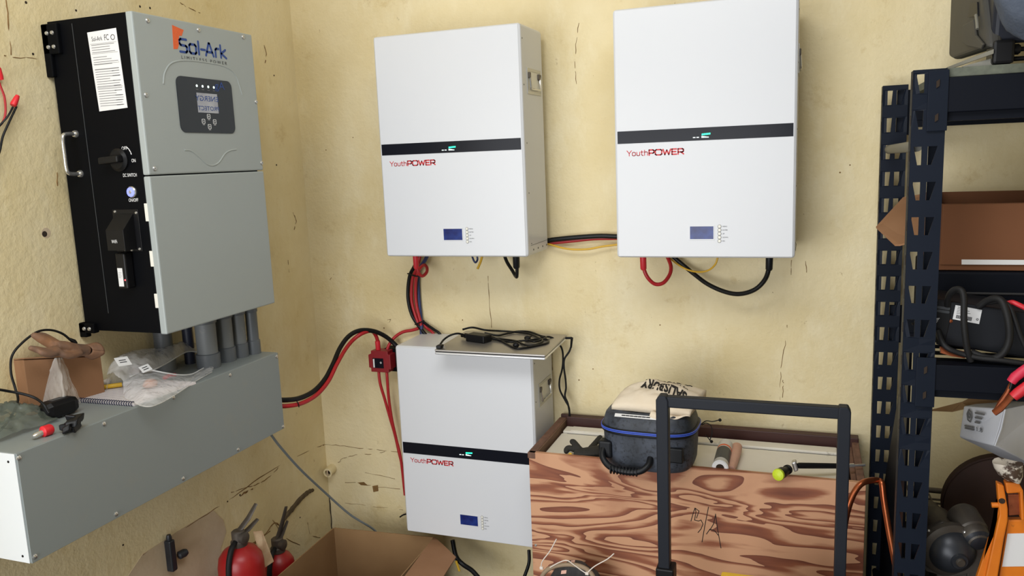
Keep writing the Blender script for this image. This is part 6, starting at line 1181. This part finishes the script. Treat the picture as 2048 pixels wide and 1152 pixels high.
MB().tube([(2.2126, -0.6900, 1.1064), (2.2046, -0.6900, 1.0803), (2.1922, -0.6920, 1.0577), (2.1832, -0.6940, 1.0409)], [.006, .0075, .0075, .005], 8, flat=.6).build('upper_jaw', M['cop_clamp'], rcl, smooth=True)
MB().tube([(2.2103, -0.7010, 1.1071), (2.2089, -0.7010, 1.0982), (2.2074, -0.7010, 1.0915)], .0030, 8).build('spring_pin', M['black'], rcl, smooth=True)
# ------------------------------------------ lower shelf
wc = thing('white_carton', (2.2366, -0.4500, 0.8912), 'crumpled white printed carton wedged above the brown disc', 'box')
A_, B_, C_ = [Vector(q) for q in ((2.2260, -0.5000, 0.8929), (2.1693, -0.3850, 0.8705), (2.3688, -0.3600, 0.7890))]
At, Bt, Ct = [Vector(q) for q in ((2.2432, -0.5000, 0.9865), (2.1759, -0.3850, 0.9535), (2.3689, -0.3600, 0.9748))]
Dm = B_ + C_ - A_; Dt = Bt + Ct - At
MB().hexa([A_, C_, Dm, B_, At, Ct, Dt, Bt]).build('carton_body', M['carton'], wc, bevel=.004)
FWc = Frame(B_, A_-B_, Vector((0, 0, 1)) - (A_-B_).normalized()*((A_-B_).normalized().z))
if FWc.n.y > 0: FWc.n = -FWc.n
LB = (A_-B_).length; hB = (Bt-B_).length
def lf(u, v): return (u*LB, v*hB)
pr_ = MB()
strokes(FWc, [[lf(.36,.92), lf(.30,.78), lf(.31,.60), lf(.38,.55), lf(.43,.70), lf(.42,.86), lf(.36,.92)], [lf(.35,.84), lf(.33,.72), lf(.37,.66), lf(.40,.76), lf(.35,.84)]], .0022, .0022, pr_)
for k, (a, b) in enumerate(((.55,.78), (.54,.70), (.53,.64))): strokes(FWc, [[lf(a, .86-k*.14), lf(b, .86-k*.14)]], .0045, .0022, pr_)
strokes(FWc, [[lf(.22,.40), lf(.46,.40)], [lf(.22,.33), lf(.46,.33)]], .0035, .0022, pr_)
pr_.build('carton_print', M['gray_print'], wc)
text('carton_lettering', '1.8', FWc, LB*.56, hB*.32, LB*.16, hB*.13, M['dark_print'], wc, t=.0022)
MB().tube([A_.lerp(At, .02) + Vector((0,-.001,0)), A_.lerp(At, .5) + Vector((.002,-.002,0)), At], [.004, .006, .005], 8, flat=.5).build('creased_edge', M['carton'], wc, smooth=True)
MB().prism([(2.1103, -0.3300, 0.9181), (2.1793, -0.3500, 0.9509), (2.1998, -0.3400, 0.9613), (2.2892, -0.3300, 0.9643), (2.3496, -0.3300, 0.9644), (2.3481, -0.3400, 0.9516), (2.2617, -0.3600, 0.9517), (2.1933, -0.3700, 0.9447), (2.1558, -0.3600, 0.9282)], (0, .002, .003)).build('torn_cardboard', M['card_dark'], None, 'torn brown cardboard strip lying on the white carton', 'cardboard')
dr = thing('round_disc', (2.311, -.225, .468), 'large dark brown round disc standing on edge on lower shelf', 'disc')
DR = .150; dcn = Vector((2.311, 0, .468 + DR + .006))
MB().lathe((dcn.x, -.200, dcn.z), (0, -1, 0), [(DR*.9, 0), (DR, .006), (DR, .040), (DR*.985, .046), (DR*.93, .049), (DR*.6, .052), (.002, .054)], 48).build('shell', M['drum'], dr, smooth=True)
MB().box((dcn.x-.08, -.255, .4685), (dcn.x+.08, -.195, .49)).build('cradle', M['drum'], dr)
MB().tube([(dcn.x + (DR+.001)*math.cos(t), -.240, dcn.z + (DR+.001)*math.sin(t)) for t in [i*math.pi/24 for i in range(48)]], .003, 6, closed=True).build('rim_bead', M['drum'], dr, smooth=True)
# orange jack with a worn saddle
jk = thing('floor_jack', (2.262, -.60, .468), 'orange painted jack with white label and worn white saddle', 'jack')
jb = [(2.2152, -0.6000, 0.8316), (2.2116, -0.6000, 0.8239), (2.2207, -0.6000, 0.7613), (2.2205, -0.6000, 0.7243), (2.2134, -0.6000, 0.6611), (2.2078, -0.6000, 0.6074), (2.2066, -0.6000, 0.5462)]
MB().prism([(2.2149, -0.6000, 0.8389), (2.2292, -0.6000, 0.8331), (2.2400, -0.6000, 0.7783), (2.2414, -0.6000, 0.7491), (2.2358, -0.6000, 0.7015), (2.2282, -0.6000, 0.6105), (2.2215, -0.6000, 0.5167), (2.1978, -0.6000, 0.5127), (2.2037, -0.6000, 0.6068), (2.2171, -0.6000, 0.7115), (2.2237, -0.6000, 0.7617)], (0, .020, 0)).build('side_plate', M['orange'], jk, bevel=.003)
MB().prism([(2.2243, -0.5900, 0.7881), (2.2265, -0.5900, 0.7452), (2.2076, -0.5900, 0.6929), (2.1967, -0.5900, 0.6411), (2.1856, -0.5900, 0.5885), (2.2021, -0.5900, 0.5911), (2.2213, -0.5900, 0.6635)], (0, .014, 0)).build('brace_arm', M['orange'], jk, bevel=.002)
MB().prism([(2.2469, -0.5750, 0.7408), (2.2929, -0.5750, 0.7465), (2.3058, -0.5750, 0.5100), (2.2323, -0.5750, 0.4975), (2.2361, -0.5750, 0.5882)], (0, .02, 0)).build('front_plate', M['orange'], jk, bevel=.003)
plate(Frame((0, -.5755, 0), (1, 0, 0), (0, 0, 1)), [(p[0], p[2]) for p in [(2.2405, -0.5755, 0.6235), (2.3069, -0.5755, 0.6344), (2.3024, -0.5755, 0.7159), (2.2475, -0.5755, 0.7075)]], .001).build('white_label', M['label'], jk)
MB().prism([(2.2318, -0.6000, 0.8407), (2.2585, -0.6000, 0.8435), (2.2683, -0.6000, 0.8253), (2.2751, -0.6000, 0.7533), (2.2682, -0.6000, 0.7525), (2.2617, -0.6000, 0.8197), (2.2361, -0.6000, 0.8144)], (0, .026, 0)).build('top_bracket', M['orange'], jk, bevel=.003)
MB().prism([(2.2415, -0.5850, 0.8075), (2.2654, -0.5850, 0.8101), (2.2700, -0.5850, 0.7605), (2.2462, -0.5850, 0.7552)], (0, .012, 0)).build('pivot_block', M['cop_clamp'], jk, bevel=.002)
MB().lathe((2.2270, -0.6000, 0.7964), (0, -1, 0), [(.007, -.0005), (.006, .002)], 14).build('pivot_hole', M['hole'], jk)
MB().cyl((2.2081, -0.5920, 0.7809), (2.2232, -0.5920, 0.7827), .0062, seg=12).build('side_pin', M['orange'], jk, smooth=True)
sdl = MB().loft([[Vector((cx_ + rx*math.cos(t), -.590 + .028*k_*math.sin(t), cz_ + .0025*math.cos(3*t))) for t in [i*2*math.pi/18 for i in range(18)]] for cx_, rx, cz_, k_ in ((2.250, .014, .846, .7), (2.243, .024, .858, 1), (2.238, .029, .874, 1), (2.236, .031, .886, 1), (2.236, .024, .884, .8), (2.236, .010, .874, .4))])
sdl.build('saddle', M['worn_white'], jk, smooth=True)
# dark motors
mt = thing('starter_motor', (2.150, -.47, .468), 'large oily dark motor with domed cap on lower shelf', 'motor')
mc = Vector((2.1478, -0.5650, 0.6265)); ad_ = Vector((-.26, 1, .10)).normalized()
MB().lathe(mc, ad_, [(.018, -.018), (.020, -.012), (.036, -.004), (.050, .012), (.056, .026), (.057, .034)], 32).build('domed_cap', M['motor_dk'], mt, smooth=True)
MB().lathe(mc, ad_, [(.009, -.024), (.011, -.020), (.011, -.014)], 18).build('shaft_nose', M['motor'], mt, smooth=True)
MB().lathe(mc, ad_, [(.060, .024), (.070, .030), (.072, .042), (.060, .052), (.056, .070), (.054, .15), (.046, .165), (.044, .20)], 32).build('motor_body', M['motor'], mt, smooth=True)
MB().prism([mc + ad_*.036 + Vector((x, 0, z)) for x, z in ((-.074, -.03), (-.060, .04), (-.02, .070), (.035, .064), (.085, .0), (.110, -.040), (.095, -.066), (.05, -.055), (0, -.075), (-.05, -.066))], ad_*.012).build('flange', M['motor'], mt, bevel=.002)
MB().box((mc.x-.035, -.52, .4685), (mc.x+.045, -.40, mc.z-.03)).build('mount_block', M['motor'], mt, bevel=.004)
for dx, dz in ((.040, .020), (.030, -.02), (-.055, .050), (.092, -.040)): MB().ball(mc + ad_*.022 + Vector((dx, 0, dz)), .0042, 10, 7).build('bolt', M['chrome'], mt, smooth='all')
sm_ = thing('small_motor', (2.215, -.36, .468), 'smaller oily dark cylinder motor behind the large one', 'motor')
m2 = Vector((2.1926, -0.5400, 0.6667)); a2 = Vector((-.30, 1, .40)).normalized()
MB().lathe(m2, a2, [(.022, -.012), (.031, 0), (.033, .006), (.033, .022), (.037, .026), (.037, .080), (.031, .090), (.012, .094)], 28).build('cylinder', M['motor'], sm_, smooth=True)
MB().lathe(m2, a2, [(.010, -.016), (.020, -.0125), (.032, -.002)], 24).build('end_cap', M['motor_dk'], sm_, smooth=True)
MB().box((m2.x-.015, -.53, .4685), (m2.x+.02, -.48, m2.z-.01)).build('foot', M['motor'], sm_, bevel=.003)
for t in (.6, 2.5): MB().ball(m2 + Vector((.034*math.cos(t), -.003, .030*math.sin(t))), .0045, 10, 7).build('bolt', M['chrome'], sm_, smooth='all')
wr = thing('wire_rack', (2.20, -.075, .468), 'bent steel wire rack lying behind the motors on lower shelf', 'rack')
for z in (.600, .572, .560, .530): MB().cyl((2.09, -.085, z), (2.32, -.078, z-.004), .0085 if z == .600 else .0032, seg=10).build('wire', M['rod'], wr, smooth=True)
MB().box((2.10, -.088, .4685), (2.106, -.078, .600)).build('frame_leg', M['rod'], wr)
MB().box((2.305, -.088, .4685), (2.311, -.078, .600)).build('frame_leg', M['rod'], wr)
st2 = thing('bent_rod', (2.1224, -0.4000, 0.6175), 'bent thin steel rod leaning over the large dark motor', 'rod')
MB().tube([(2.1788, -0.3000, 0.6239), (2.1413, -0.3400, 0.6401), (2.1022, -0.3800, 0.6590), (2.1069, -0.4000, 0.6546), (2.1114, -0.4400, 0.6459), (2.1146, -0.4700, 0.6387)], .0030, 8).build('rod', M['rod'], st2, smooth=True)
MB().ball((2.1027, -0.3850, 0.6612), .0055, 10, 7).build('rod_eye', M['steel'], st2, smooth='all')
MB().tube([(2.1442, -0.1200, 0.6010), (2.1485, -0.1600, 0.5925), (2.1510, -0.2200, 0.5875)], .0026, 8).build('rod', M['rod'], st2, smooth=True)
